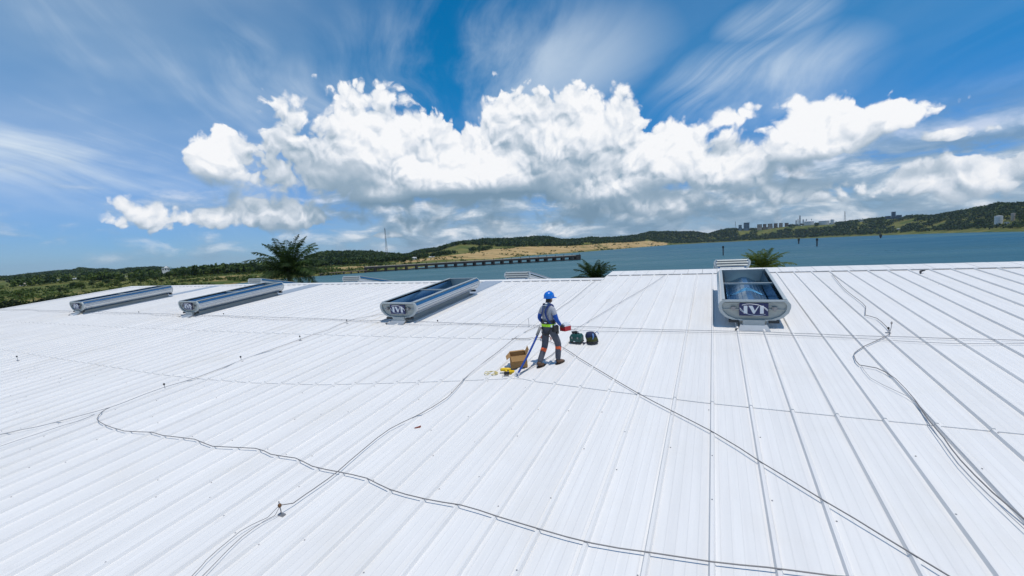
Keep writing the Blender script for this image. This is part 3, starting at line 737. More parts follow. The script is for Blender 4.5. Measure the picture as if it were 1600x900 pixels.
# ------------------------------------------------------------------ the worker
def bone_mesh(verts, edges, radii, sub=2, root=0):
    me = bpy.data.meshes.new('skel'); me.from_pydata([tuple(v) for v in verts], edges, [])
    o = bpy.data.objects.new('skel', me); col.objects.link(o)
    md = o.modifiers.new('skin', 'SKIN'); md.use_smooth_shade = True; md.branch_smoothing = .3
    for i, r in enumerate(radii):
        sv = me.skin_vertices[0].data[i]; sv.radius = r if isinstance(r, tuple) else (r, r); sv.use_root = (i == root)
    sd = o.modifiers.new('sub', 'SUBSURF'); sd.levels = sub; sd.render_levels = sub
    dg = bpy.context.evaluated_depsgraph_get(); ev = o.evaluated_get(dg)
    res = bpy.data.meshes.new_from_object(ev); bpy.data.objects.remove(o); return res
def build_person():
    foot_l = P(-3.65, 8.71); foot_r = P(-3.30, 8.98); mid = (foot_l + foot_r) / 2
    az = math.radians(50); F = Vector((math.sin(az), math.cos(az), 0)); R = Vector((math.cos(az), -math.sin(az), 0))
    mtx = Matrix((R, F, Vector((0, 0, 1)))).transposed().to_4x4(); mtx.translation = mid
    root = empty('person', mtx); inv = mtx.inverted()
    tag(root, 'worker in blue helmet, grey shirt and dark trousers with harness, walking with a red case', 'person')
    fl, fr = inv @ foot_l, inv @ foot_r
    J = {}
    J['pelvis'] = (0, 0, .90); J['spine'] = (0, -.01, 1.05); J['chest'] = (0, -.01, 1.24); J['nb'] = (0, .0, 1.405); J['nk'] = (.0, .015, 1.47)
    J['hd'] = (.005, .04, 1.545); J['hd2'] = (.01, .045, 1.64)
    J['hl'] = (-.10, 0, .86); J['hr'] = (.10, .0, .86)
    J['kl'] = (-.12, -.03, .47 + fl.z * .5); J['kr'] = (.125, .17, .50 + fr.z * .5)
    J['al'] = (fl.x, fl.y - .06, fl.z + .11); J['ar'] = (fr.x, fr.y - .04, fr.z + .095)
    J['sl'] = (-.165, -.01, 1.365); J['sr'] = (.165, -.01, 1.365)
    J['el'] = (-.25, -.06, 1.11); J['er'] = (.235, .03, 1.10)
    J['wl'] = (-.20, .10, .93); J['wr'] = (.215, .175, .955)
    names = list(J); idx = {n: i for i, n in enumerate(names)}
    E_ = [('pelvis', 'spine'), ('spine', 'chest'), ('chest', 'nb'), ('nb', 'nk'), ('nk', 'hd'), ('hd', 'hd2'), ('pelvis', 'hl'), ('pelvis', 'hr'), ('hl', 'kl'), ('kl', 'al'), ('hr', 'kr'), ('kr', 'ar'),
          ('chest', 'sl'), ('chest', 'sr'), ('sl', 'el'), ('el', 'wl'), ('sr', 'er'), ('er', 'wr')]
    rad = dict(pelvis=(.150, .125), spine=(.145, .11), chest=(.165, .115), nb=(.075, .07), nk=(.055, .055), hd=(.075, .085), hd2=(.072, .082), hl=(.098, .105), hr=(.098, .105), kl=(.078, .078), kr=(.08, .08),
               al=(.062, .066), ar=(.062, .066), sl=(.075, .075), sr=(.075, .075), el=(.052, .052), er=(.052, .052), wl=(.038, .038), wr=(.038, .038))
    me = bone_mesh([J[n] for n in names], [(idx[a], idx[b]) for a, b in E_], [rad[n] for n in names], 2, 0)
    mats = [M_SHIRT, M_SLEEVE, M_PANTS, M_ORANGE, M_SKIN, M_HAIR]
    for q in mats: me.materials.append(q)
    def segd(p, a, b):
        a, b = Vector(a), Vector(b); t = max(0, min(1, (p - a).dot(b - a) / (b - a).length_squared)); return (p - a - (b - a) * t).length, t
    for pl in me.polygons:
        p = pl.center; best = min(((segd(p, J[a], J[b])[0] - .5 * (rad[a][0] + rad[b][0]) * .8, a, b, segd(p, J[a], J[b])[1]) for a, b in E_), key=lambda q: q[0])
        _, a, b, t = best; k = 0
        if a in ('hl', 'hr', 'kl', 'kr') or b in ('hl', 'hr'): k = 2
        if a == 'pelvis' and b == 'spine' and p.z < .97: k = 2
        if a in ('kl', 'kr') and .14 < t < .32: k = 3
        if a in ('sl', 'sr') and t > .52: k = 1
        if a in ('el', 'er'): k = 1
        if a in ('nb', 'nk', 'hd') and p.z > 1.425: k = 4
        if a in ('hd', 'nk') and p.z > 1.50 and p.y < .055: k = 5
        pl.material_index = k; pl.use_smooth = True
    link('body', me, None, root)
    # boots
    for nm, f in (('al', fl), ('ar', fr)):
        x, y, z = J[nm]; toe = .20 if nm == 'ar' else .17
        lift = 0.0
        bm_ = bone_mesh([(x, y, z + .05), (x, y - .01, f.z + .07), (x, y + .08, f.z + .062), (x, y + toe, f.z + .05)], [(0, 1), (1, 2), (2, 3)], [(.066, .068), (.058, .062), (.050, .052), (.048, .036)], 2, 0)
        for pl in bm_.polygons: pl.use_smooth = True
        bo = link('boot', bm_, M_BOOT, root)
        sm = MB(); out = []
        for i in range(14):
            w = 2 * math.pi * i / 14; out.append((x + .056 * math.cos(w), y + .07 + .155 * math.sin(w)))
        zb = f.z - .012; n = 14
        # the sole follows the roof's slope
        def gz(px, py): w = mtx @ Vector((px, py, 0)); return (inv @ Vector((w.x, w.y, RO.z - ((w.x - RO.x) * DN.x + (w.y - RO.y) * DN.y) / DN.z))).z
        vs = [(a, b, gz(a, b) - .004) for a, b in out] + [(a, b, gz(a, b) + .036) for a, b in out]
        sm.add(vs, [tuple(range(n))[::-1], tuple(range(n, 2 * n))] + [(i, (i + 1) % n, n + (i + 1) % n, n + i) for i in range(n)]); sm.build('sole', M_SOLE, bo)
    # gloved hands: palm, four fingers, a thumb
    def hand(w, d, side, curl, name='glove'):
        w = Vector(w); d = Vector(d).normalized(); dn_ = Vector((0, 0, -1)); sd = d.cross(dn_).normalized() * side; up = sd.cross(d).normalized()
        if up.z > 0: up = -up
        V_ = [w - d * .02, w + d * .045, w + d * .085]; R_ = [.034, .04, .036]; E2 = [(0, 1), (1, 2)]
        for i, off in enumerate((-.03, -.01, .01, .03)):
            ln = (.06, .075, .07, .055)[i]; b0 = len(V_)
            V_ += [w + d * .095 + sd * off, w + d * (.095 + ln * .5) + sd * off + up * (.02 * curl), w + d * (.095 + ln * .62) + sd * off + up * (.055 * curl)]
            R_ += [.0115, .0105, .009]; E2 += [(2, b0), (b0, b0 + 1), (b0 + 1, b0 + 2)]
        b0 = len(V_); V_ += [w + d * .05 - sd * .045 + up * .01, w + d * .085 - sd * .055 + up * .035]; R_ += [.013, .011]; E2 += [(1, b0), (b0, b0 + 1)]
        hm = bone_mesh(V_, E2, R_, 1, 0)
        for pl in hm.polygons: pl.use_smooth = True
        link(name, hm, M_BLACK, root)
    hand(J['wr'], (-.05, .75, -.55), 1, 1.0); hand(J['wl'], (.0, .5, -.8), -1, .8)
    # face: nose, ears, mask-like neck cover in front, dark hair behind
    q = MB(); q.lathe([(.004, -.02), (.016, -.012), (.013, .01), (.003, .028)], 8, (.008, .135, 1.565)); q.build('nose', M_SKIN, root, True)
    for sx in (-1, 1):
        q = MB(); q.lathe([(.004, -.03), (.014, -.015), (.016, .012), (.005, .028)], 8, (.006 + sx * .078, .035, 1.565)); q.build('ear', M_SKIN, root, True)
        q = MB(); q.lathe([(.002, -.007), (.008, 0), (.002, .007)], 6, (.006 + sx * .03, .122, 1.59)); q.build('eye', M_HAIR, root, True)
    q = MB(); q.box((.008, .122, 1.515), (.05, .012, .010)); q.build('mouth', M_RUST, root)
    # helmet
    hx, hy, hz = .008, .045, 1.60
    he = MB(); prof = [(.118, 0), (.121, .02), (.118, .055), (.105, .095), (.078, .126), (.042, .145), (.008, .150)]
    he.lathe(prof, 20, (0, 0, 0)); he.v = [(x * .92 + hx, y * 1.12 + hy, z + hz) for x, y, z in he.v]; ho = he.build('helmet', M_HELM, root, True)
    q = MB(); n = 20; vs = []
    for i in range(n):
        w = 2 * math.pi * i / n; ex = .012 + (.055 if math.sin(w) > .2 else 0) * math.sin(w)
        vs += [(.108 * math.cos(w) + hx, .130 * math.sin(w) + hy, hz + .012), ((.108 + ex) * math.cos(w) + hx, (.130 + ex) * math.sin(w) + hy, hz - .004), ((.108 + ex) * math.cos(w) + hx, (.130 + ex) * math.sin(w) + hy, hz - .012)]
    q.add(vs, [(3 * i + k, 3 * ((i + 1) % n) + k, 3 * ((i + 1) % n) + k + 1, 3 * i + k + 1) for i in range(n) for k in (0, 1)]); q.build('brim', M_HELM, ho, True)
    q = MB(); q.tube([(hx, hy - .125, hz + .05), (hx, hy - .09, hz + .125), (hx, hy, hz + .155), (hx, hy + .09, hz + .125)], .009, 6); q.build('crest', M_HELM, ho, True)
    q = MB()
    for sx in (-1, 1): q.tube([(hx + sx * .095, .05, 1.60), (hx + sx * .075, .06, 1.52), (hx, .075, 1.465)], .006, 5)
    q.build('chin_strap', M_BLACK, ho)
    # collar of white cloth round the neck
    q = MB(); q.tube([(.072 * math.cos(w), .01 + .07 * math.sin(w), 1.43) for w in np.linspace(0, 2 * math.pi, 15)], .018, 6); q.build('neck_cloth', M_WHITE, root, True)
    # harness: shoulder straps crossing on the back, leg loops, belt with pouch
    def strap(pts, name, mt=M_STRAP, w=.022, t=.006):
        pp = smooth_path(pts, .04); q = MB(); vs = []; fs = []
        for i, p in enumerate(pp):
            tg = (pp[min(i + 1, len(pp) - 1)] - pp[max(i - 1, 0)]).normalized(); c = Vector((0, 0, p.z)); nr = Vector((p.x, p.y, 0)).normalized(); sd = tg.cross(nr).normalized()
            vs += [p + sd * w + nr * t, p - sd * w + nr * t, p - sd * w - nr * t, p + sd * w - nr * t]
        for i in range(len(pp) - 1):
            for k in range(4): fs.append((4 * i + k, 4 * i + (k + 1) % 4, 4 * i + 4 + (k + 1) % 4, 4 * i + 4 + k))
        q.add(vs, fs); return q.build(name, mt, root)
    for sx in (-1, 1):
        strap([(sx * .15, -.06, .99), (sx * .115, -.135, 1.12), (sx * .06, -.142, 1.24), (sx * .055, -.118, 1.34), (sx * .10, -.05, 1.447), (sx * .115, .05, 1.42), (sx * .10, .115, 1.30), (sx * .09, .125, 1.1), (sx * .11, .12, .98)], 'shoulder_strap')
        hp = (sx * .10, .0); strap([(sx * .16, -.05, .93), (sx * .10, -.135, .80), (sx * .02, -.10, .745), (sx * .01, .06, .77), (sx * .10, .14, .87)], 'leg_strap', M_BLACK, .018)
    q = MB(); rng_ = np.linspace(0, 2 * math.pi, 21)
    def belt(z0, z1, rx, ry, mt, name):
        q = MB(); n = 20; vs = []
        for i in range(n):
            w = 2 * math.pi * i / n; vs += [(rx * math.cos(w), ry * math.sin(w) - .005, z0), (rx * math.cos(w), ry * math.sin(w) - .005, z1)]
        q.add(vs, [(2 * i, 2 * ((i + 1) % n), 2 * ((i + 1) % n) + 1, 2 * i + 1) for i in range(n)]); return q.build(name, mt, root, True)
    belt(1.00, 1.085, .168, .142, M_BLACK, 'waist_pad'); belt(.945, 1.005, .176, .150, M_LIME, 'belt')
    q = MB(); q.box((.185, .02, .90), (.07, .13, .15)); q.box((.20, .08, .86), (.04, .05, .18)); q.build('tool_pouch', M_BLACK, root)
    q = MB(); q.box((.19, -.10, .97), (.02, .03, .05)); q.box((.205, .0, .985), (.015, .05, .03)); q.build('buckle', M_WHITE, root)
    q = MB(); q.box((.05, -.152, 1.045), (.07, .01, .025)); q.build('care_patch', M_WHITE, root)
    return root, mtx, J
person, pm, PJ = build_person()
# lanyard from the harness to the roof anchor
back_pt = pm @ Vector((-.12, -.15, .90)); anchor = P(-3.97, 8.04, .05)
pts = [back_pt, back_pt.lerp(anchor, .25) + Vector((0, 0, -.03)), back_pt.lerp(anchor, .6) + Vector((0, 0, -.035)), anchor]
o = tag(empty('safety_lanyard', Matrix.Translation(anchor)), 'blue webbing lanyard stretched from the worker down to the roof anchor', 'lanyard')
inv = Matrix.Translation(anchor).inverted()
q = MB(); q.tube([inv @ p for p in smooth_path(pts, .08)], .024, 6); q.build('webbing', M_LANY, o, True)
q = MB(); q.tube([inv @ (back_pt + Vector((.0, 0, .03))), inv @ back_pt.lerp(anchor, .16)], [.035, .03], 8); q.build('shock_pack', M_LANYG, o, True)
q = MB()
for w0 in (0, 1):
    q.tube([inv @ P(-3.97 + .045 * math.cos(w) + w0 * .03, 8.02 + .02 * math.sin(w), .06 + .055 * math.sin(w + w0)) for w in np.linspace(0, 2 * math.pi, 13)], .008, 5)
q.tube([inv @ P(-3.99, 8.03, .03), inv @ P(-3.98, 8.04, .17)], [.02, .012], 6); q.build('snap_hook', M_WHITE, o, True)
q = MB(); q.tube([inv @ P(-4.2 + .1 * math.cos(w), 7.97 + .06 * math.sin(w), .055) for w in np.linspace(2.4, 6.2, 12)], .006, 5); q.build('wire_sling', M_CABLE_L, o, True)
cable('anchor_cable', [(-3.97, 8.04), (-3.88, 8.42), (-3.72, 8.95), (-3.6, 9.8), (-3.9, 10.35)], 'short dark cable from the roof anchor past the rear boot', .009, M_CABLE)

# red and white case in the worker's hand
hw = pm @ Vector((.20, .33, .885))
cs = pm.copy(); cs.translation = hw
o = tag(empty('hand_case', cs), 'small red case with a white top held in the worker\'s gloved hand', 'case')
q = MB(); q.box((0, .02, -.03), (.16, .21, .11)); q.build('case_body', M_RED, o)
q = MB(); q.box((0, .02, .05), (.15, .20, .05)); q.box((-.0, .02, .08), (.09, .15, .02)); q.build('case_lid', M_WHITE, o)
q = MB(); q.tube([(0, -.10, .03), (0, -.12, .09), (0, .0, .115), (0, .10, .09)], .01, 6); q.build('handle', M_WHITE, o)

# ------------------------------------------------------------------ things lying round the worker
def cardboard_box():
    o = tag(empty('cardboard_box', on_roof(-4.18, 8.62, .040, math.radians(30))), 'open brown cardboard box with folded-out flaps beside the lanyard', 'box')
    w, d, h = .38, .31, .30; t = .008
    for nm, c, s in (('side_panel', (0, -d / 2, h / 2), (w, t, h)), ('side_panel', (0, d / 2, h / 2), (w, t, h)), ('end_panel', (-w / 2, 0, h / 2), (t, d - .016, h)), ('end_panel', (w / 2, 0, h / 2), (t, d - .016, h)), ('bottom', (0, 0, .005), (w, d, t))):
        q = MB(); q.box(c, s); q.build(nm, M_CARD, o)
    def flap(hinge, axis, length, width, ang):
        q = MB(); h_ = Vector(hinge); ax = Vector(axis); outv = Vector((0, 0, 1)).cross(ax) if False else Vector((ax.y, -ax.x, 0))
        dv = outv * math.cos(ang) + Vector((0, 0, 1)) * math.sin(ang); n_ = ax.cross(dv) * t
        a, b = h_ - ax * width / 2, h_ + ax * width / 2; e1_, e2_ = a + ax * .02 + dv * length, b - ax * .02 + dv * length
        q.add([a, b, e2_, e1_, a + n_, b + n_, e2_ + n_, e1_ + n_], [(0, 1, 2, 3), (7, 6, 5, 4), (0, 4, 5, 1), (1, 5, 6, 2), (2, 6, 7, 3), (3, 7, 4, 0)]); q.build('flap', M_CARD, o)
    flap((0, -d / 2, h), (1, 0, 0), .13, w, math.radians(-62)); flap((0, d / 2, h), (-1, 0, 0), .12, w, math.radians(-8))
    flap((-w / 2, 0, h), (0, -1, 0), .12, d, math.radians(-40)); flap((w / 2, 0, h), (0, 1, 0), .13, d, math.radians(62))
    q = MB(); q.box((0, -d / 2 - .0055, h * .55), (w * .98, .003, .012)); q.build('crease', M_CARD_IN, o)
    return o
cardboard_box()
def drill():
    o = tag(empty('yellow_power_tool', on_roof(-4.30, 8.20, .045, math.radians(15))), 'yellow cordless power tool lying in front of the cardboard box', 'power tool')
    q = MB(); q.tube([(-.14, 0, .05), (-.06, 0, .055), (.05, .01, .05), (.10, .01, .045)], [.035, .045, .042, .025], 8); q.build('motor_body', M_YEL, o, True)
    q = MB(); q.tube([(-.02, .0, .045), (.02, -.12, .03)], [.028, .024], 8); q.build('grip', M_YEL, o, True)
    q = MB(); q.box((.03, -.16, .03), (.11, .06, .06)); q.build('battery', M_BLACK, o)
    q = MB(); q.tube([(.10, .01, .045), (.17, .015, .04)], [.02, .012], 8); q.build('chuck', M_BLACK, o)
    q = MB(); q.box((.13, -.07, .02), (.12, .08, .05)); q.build('charger_block', M_YEL, o)
drill()
pts = []
for i in range(60):
    t = i / 59; w = t * 4.6 * math.pi
    pts.append(P(-4.66 + .16 * math.cos(w) * (1 - .4 * t) + .10 * t, 8.03 + .10 * math.sin(w) * (1 - .3 * t) + .04 * t, .05 + .01 * math.sin(5 * w)))
q = MB(); q.tube(pts, .008, 5); tag(q.build('yellow_rope', M_ROPE, None, True), 'thin pale yellow rope coiled loosely beside the yellow power tool', 'rope')
pts = [P(-4.42 + .16 * t + .05 * math.sin(t * 7), 10.60 + .10 * math.sin(t * 5), .055 + .05 * abs(math.sin(t * 3))) for t in np.linspace(0, 2.2, 26)]
q = MB(); q.tube(pts, .013, 5); tag(q.build('rope_bundle', M_RUST, None, True), 'reddish tangled cord on the roof behind the worker\'s legs', 'cord')

def toolbox():
    o = tag(empty('toolbox', on_roof(-3.30, 10.46, .040, math.radians(-8))), 'dark teal plastic toolbox with black tools on top, next to the olive bag', 'toolbox')
    w, d, h = .30, .22, .22
    def shell(b, t, z0, z1, nm, mt):
        q = MB(); vs = []
        for (x, y), z in ((b, z0), (t, z1)):
            for sx, sy in ((-1, -1), (1, -1), (1, 1), (-1, 1)): vs.append((sx * x / 2, sy * y / 2, z))
        q.add(vs, [(0, 3, 2, 1), (4, 5, 6, 7), (0, 1, 5, 4), (1, 2, 6, 5), (2, 3, 7, 6), (3, 0, 4, 7)]); return q.build(nm, mt, o)
    shell((w, d), (w * 1.02, d * 1.02), .0, .16, 'case_body', M_TEAL); shell((w * .99, d), (w * .80, d * .78), .163, .225, 'lid', M_TEAL)
    q = MB(); q.box((0, 0, .02), (w * 1.05, d * 1.05, .03)); q.build('foot_rim', M_BLACK, o)
    for sx in (-.08, .08):
        q = MB(); q.box((sx, -d / 2 - .006, .15), (.035, .014, .05)); q.build('latch', M_STEEL, o)
    q = MB(); q.box((-.02, -d / 2 - .004, .05), (.05, .006, .02)); q.build('label_plate', M_WHITE, o)
    q = MB(); q.tube([(-.08, 0, .225), (-.075, 0, .255), (.075, 0, .255), (.08, 0, .225)], .012, 6); q.build('handle', M_BLACK, o)
    t = tag(empty('hand_drill', on_roof(-3.34, 10.46, .275, math.radians(20))), 'black hand tool lying on the lid of the teal toolbox', 'tool')
    q = MB(); q.tube([(-.08, 0, .035), (.06, 0, .04)], [.028, .03], 8); q.build('body', M_BLACK, t, True)
    q = MB(); q.box((.03, .05, .02), (.05, .10, .05)); q.build('grip', M_BLACK, t)
    q = MB(); q.tube([(.06, 0, .04), (.10, 0, .045)], .014, 6); q.build('nose', M_STEEL, t)
toolbox()
def bag():
    o = tag(empty('tool_bag', on_roof(-2.88, 10.46, .040, math.radians(12))), 'slumped olive green canvas bag with dark base and light blue strap', 'bag')
    q = MB(); prof = [(.135, 0), (.150, .03), (.152, .10), (.148, .17), (.13, .235), (.095, .275), (.03, .285)]; n = 18
    q.lathe(prof, n)
    q.v = [(x * (1 + .07 * math.sin(5 * z * 14 + 3 * math.atan2(y, x))) - .16 * max(0, z - .03), y * .82 * (1 + .05 * math.sin(4 * math.atan2(y, x) + 9 * z)), z) for x, y, z in q.v]
    q.build('bag_body', M_OLIVE, o, True)
    q = MB(); q.lathe([(.14, -.002), (.157, .02), (.157, .06), (.15, .065)], n); q.v = [(x, y * .84, z) for x, y, z in q.v]; q.build('base_panel', M_BLACK, o, True)
    q = MB(); q.lathe([(.142, .17), (.136, .225), (.10, .285), (.04, .30)], n); q.v = [(x - .16 * max(0, z - .03), y * .86, z) for x, y, z in q.v]; q.build('flap', M_NAVYC, o, True)
    q = MB(); q.tube([(.03, -.10, .28), (.04, -.135, .20), (.02, -.14, .14)], [.018, .02, .012], 6); q.build('strap', M_BLUEL, o, True)
    q = MB(); q.tube([(.08, 0, .27), (.13, -.01, .30), (.165, -.01, .265), (.16, 0, .23)], .010, 6); q.build('loop', M_BLUEL, o, True)
    q = MB(); q.tube([(-.12, -.06, .012), (-.20, -.08, .015), (-.24, -.05, .012)], [.02, .03, .02], 6); q.build('loose_strap', M_NAVYC, o, True)
bag()
q = MB(); q.add([(0, 0, .0), (.10, .01, .0), (.11, .05, .0), (.05, .035, .0), (0, .02, .0), (0, 0, .012), (.10, .01, .02), (.11, .05, .02), (.05, .035, .012), (0, .02, .01)],
    [(4, 3, 2, 1, 0), (5, 6, 7, 8, 9), (0, 1, 6, 5), (1, 2, 7, 6), (2, 3, 8, 7), (3, 4, 9, 8), (4, 0, 5, 9)])
o = q.build('rusty_scrap', M_RUST); o.matrix_world = on_roof(-4.88, 5.53, .006, .5); tag(o, 'small rusty red scrap lying on the bare white sheets', 'scrap')

# ------------------------------------------------------------------ ground, bay and hills
def az_of(x):
    d = pix_dir(x, 431 - .05 * x); return math.atan2(d.x, d.y)
def z_at(x, y, r):
    d = pix_dir(x, y); return ZC + r * d.z / math.hypot(d.x, d.y)
def at(x, y, r):
    d = pix_dir(x, y); k = r / math.hypot(d.x, d.y); return Vector((d.x * k, d.y * k, ZC + d.z * k))
SKY_Y = [(-500, 452), (-300, 446), (-150, 438), (0, 430.5), (12, 431), (50, 426), (87, 422.5), (119, 420), (125, 417), (150, 420), (162, 418.5), (181, 421), (200, 418), (240, 416), (277, 417), (295, 414), (312, 411.5), (337, 410.5), (375, 408.5), (400, 404),
         (440, 402), (470, 399), (496, 395), (510, 391), (530, 390), (551, 390), (579, 390.5), (591, 392.5), (610, 394), (629, 396), (640, 395), (657, 389), (685, 386), (704, 380), (722, 375), (741, 374), (760, 371), (795, 371), (822, 369), (842, 368), (860, 369), (879, 373),
         (904, 372), (922, 369), (960, 369), (997, 366), (1016, 361), (1041, 360.5), (1085, 360.5), (1107, 364), (1122, 359), (1137, 356), (1182, 355.6), (1232, 350), (1265, 348), (1296, 347), (1327, 344), (1340, 342), (1381, 338.5), (1431, 335), (1454, 335), (1480, 330),
         (1507, 325.5), (1535, 320.5), (1556, 315.7), (1600, 315), (1700, 306), (1900, 300), (2300, 300)]
# x: far shore distance, distance where the slope starts, height there, crest distance, tree height at the crest
PROF = [(-500, 60, 900, 3, 2600, 9), (0, 60, 1000, 3, 2600, 9), (250, 60, 900, 3, 2400, 9), (258, 200, 560, 3, 1700, 9), (266, 292, 480, 3, 900, 10), (300, 300, 480, 3.5, 760, 11), (390, 345, 480, 3.5, 720, 11), (470, 375, 520, 3.5, 800, 11), (500, 372, 560, 4, 950, 11),
        (600, 392, 640, 4, 950, 11), (640, 430, 700, 5, 1000, 10), (700, 540, 700, 9, 1250, 11), (770, 640, 960, 17, 1350, 12), (830, 860, 1080, 19, 1450, 12), (900, 1000, 1280, 18, 1600, 12), (960, 1300, 1600, 22, 1900, 13), (1010, 1750, 2000, 24, 2300, 13),
        (1055, 2300, 2340, 4, 2600, 13), (1100, 2500, 2530, 3, 2800, 13), (1200, 2500, 2540, 4, 2800, 13), (1300, 2250, 2300, 4, 2650, 13), (1400, 1950, 2040, 5, 2500, 13), (1500, 1600, 1720, 6, 2250, 13), (1600, 1230, 1350, 6, 1900, 13), (1750, 1000, 1100, 6, 1600, 13), (2300, 800, 900, 6, 1400, 13)]
PA = np.array([az_of(p[0]) for p in PROF]); SA = np.array([az_of(p[0]) for p in SKY_Y])
SH = np.array([(z_at(x, y, 1.0) - ZC) for x, y in SKY_Y])      # slope of the skyline
def col_prof(a):
    v = [np.interp(a, PA, [p[i] for p in PROF]) for i in range(1, 6)]
    rs, rf, zf, rc, th = v; zc = ZC + np.interp(a, SA, SH) * rc - th
    return rs, rf, zf, rc, np.maximum(zc, 2.5), th
def vnoise(x, y, seed=0):
    def h(i, j): return np.modf(np.sin(i * 127.1 + j * 311.7 + seed * 17.3) * 43758.5453)[0] % 1.0
    xi, yi = np.floor(x), np.floor(y); fx, fy = x - xi, y - yi; fx = fx * fx * (3 - 2 * fx); fy = fy * fy * (3 - 2 * fy)
    return (h(xi, yi) * (1 - fx) + h(xi + 1, yi) * fx) * (1 - fy) + (h(xi, yi + 1) * (1 - fx) + h(xi + 1, yi + 1) * fx) * fy
def height(a, r):
    rs, rf, zf, rc, zc, th = col_prof(a)
    x, y = r * np.sin(a), r * np.cos(a)
    near = np.interp(r, [0, 62, 80], [1.55, 1.4, -2.0])              # the yard round the warehouse
    land = np.where(r < rs + 25, np.interp((r - rs) / 25.0, [-1, 0, .35, 1], [-2.5, -.15, .7, 1.6]),
           np.where(r < rf, 1.6 + (zf - 1.6) * np.clip((r - rs - 25) / np.maximum(rf - rs - 25, 1), 0, 1),
           np.where(r < rc, zf + (zc - zf) * (lambda t: t * t * (3 - 2 * t))(np.clip((r - rf) / np.maximum(rc - rf, 1), 0, 1)), zc - (r - rc) * .015)))
    z = np.where(r < 85, np.maximum(near, land), land)
    z = z + np.where((r > rs + 30), (vnoise(x / 60, y / 60, 1) - .5) * .8 + (vnoise(x / 220, y / 220, 2) - .5) * np.clip((r - rs) / 300, 0, 1) * np.clip((zc - 5) * .12, 0, 4), 0)
    # open bay at the far left
    bay = np.clip((az_of(14) - a) / .02, 0, 1) * np.clip((r - 560) / 40, 0, 1) * np.clip((1050 - r) / 40, 0, 1)
    return z * (1 - bay) - 2.0 * bay
def terrain():
    AZ = np.concatenate([np.radians(np.linspace(-110, -56, 40)), np.radians(np.linspace(-55.6, 58, 760)), np.radians(np.linspace(58.6, 110, 40))])
    Rr = np.concatenate([[2, 30, 55, 62, 70, 80, 100], np.geomspace(130, 5200, 190)])
    a, r = np.meshgrid(AZ, Rr, indexing='ij'); z = height(a, r)
    V = np.stack([r * np.sin(a), r * np.cos(a), z], -1).reshape(-1, 3); n, k = a.shape
    i = np.arange((n - 1) * (k - 1)); q = (i // (k - 1)) * k + i % (k - 1); F = np.stack([q, q + k, q + k + 1, q + 1], 1)
    me = np_mesh('terrain', V, F)
    # bare sandy slope behind the pier, worn banks elsewhere
    rs, rf, zf, rc, zc, th = col_prof(a); xs = np.interp(a, PA, [p[0] for p in PROF])
    lo = rs + 8 + (rf - rs) * .45 * np.clip((760 - xs) / 90, 0, 1)
    wob = (vnoise(a * 90, np.log(r) * 30, 4) - .5) * 46
    xs = xs + wob
    soil = np.clip((xs - 600) / 45, 0, 1) * np.clip((1064 - xs) / 20, 0, 1) * np.clip((r - lo) / 25, 0, 1) * np.clip((rf + 25 - r) / 25, 0, 1)
    soil = soil * (1 - .55 * np.clip(1 - np.abs(xs - 930) / 45, 0, 1))
    soil = np.maximum(soil, np.where((xs > 480) & (xs < 600) & (r > rs + 60) & (r < rs + 140), .55, 0))
    soil = np.maximum(soil, np.where((xs > 300) & (xs < 392) & (r > rs + 40) & (r < rs + 110), .52, 0))
    soil = np.maximum(soil, np.where((xs < 130) & (r > 215) & (r < 330), .45, 0))
    soil = np.maximum(soil, np.where((r > rs - 5) & (r < rs + 9) & (xs > 270), .5, 0))
    at_ = me.attributes.new('soil', 'FLOAT', 'POINT'); at_.data.foreach_set('value', soil.astype(np.float32).ravel())
    me.polygons.foreach_set('use_smooth', [True] * len(me.polygons))
    o = link('terrain', me, M_GROUND); tag(o, kind='structure')
terrain()
mb = MB(); n = 96
vs = [(0, 0, 0)] + [(9000 * math.cos(2 * math.pi * i / n), 9000 * math.sin(2 * math.pi * i / n), 0) for i in range(n)]
mb.add(vs, [(0, 1 + i, 1 + (i + 1) % n) for i in range(n)]); tag(mb.build('water', M_WATER), kind='structure')
# sea floor sheet reaching the horizon under the water
mb = MB(); mb.add([(x, y, -3.2) for x, y, z in vs], [(0, 1 + i, 1 + (i + 1) % n) for i in range(n)]); tag(mb.build('sea_floor', M_GROUND), kind='structure')

def settle(x, ybase):
    """distance at which the slope reaches the level a building's foot has in the view"""
    a = az_of(x); rs, rf, zf, rc, zc, th = [float(q) for q in col_prof(a)]
    for r in np.linspace(rs + 12, rc, 160):
        if float(height(np.array(a), np.array(r))) >= z_at(x, ybase, r) - .3: return float(r)
    return rc
SITES = [(1553, 1567, 351), (1579, 1586, 346), (1569, 1577, 350.5), (1392, 1400, 341), (1383, 1392, 341.5), (1400, 1409, 341), (1341, 1349, 346), (1401, 1406, 360), (1256, 1272, 351), (1279, 1296, 350), (1297, 1304, 348),
         (1154, 1171, 357), (1183, 1232, 356), (1240, 1270, 351), (51, 77, 446), (31, 42, 448), (80, 95, 441.5), (108, 125, 438.5), (186, 199, 435), (253, 265, 423), (511, 536, 416), (643, 679, 404)]
CLEAR = []
for x0, x1, yb in SITES:
    r_ = settle((x0 + x1) / 2, yb); CLEAR.append((az_of(x0 - 1.5), az_of(x1 + 1.5), r_ * .95 if x0 > 700 else 400, r_ * 1.02))
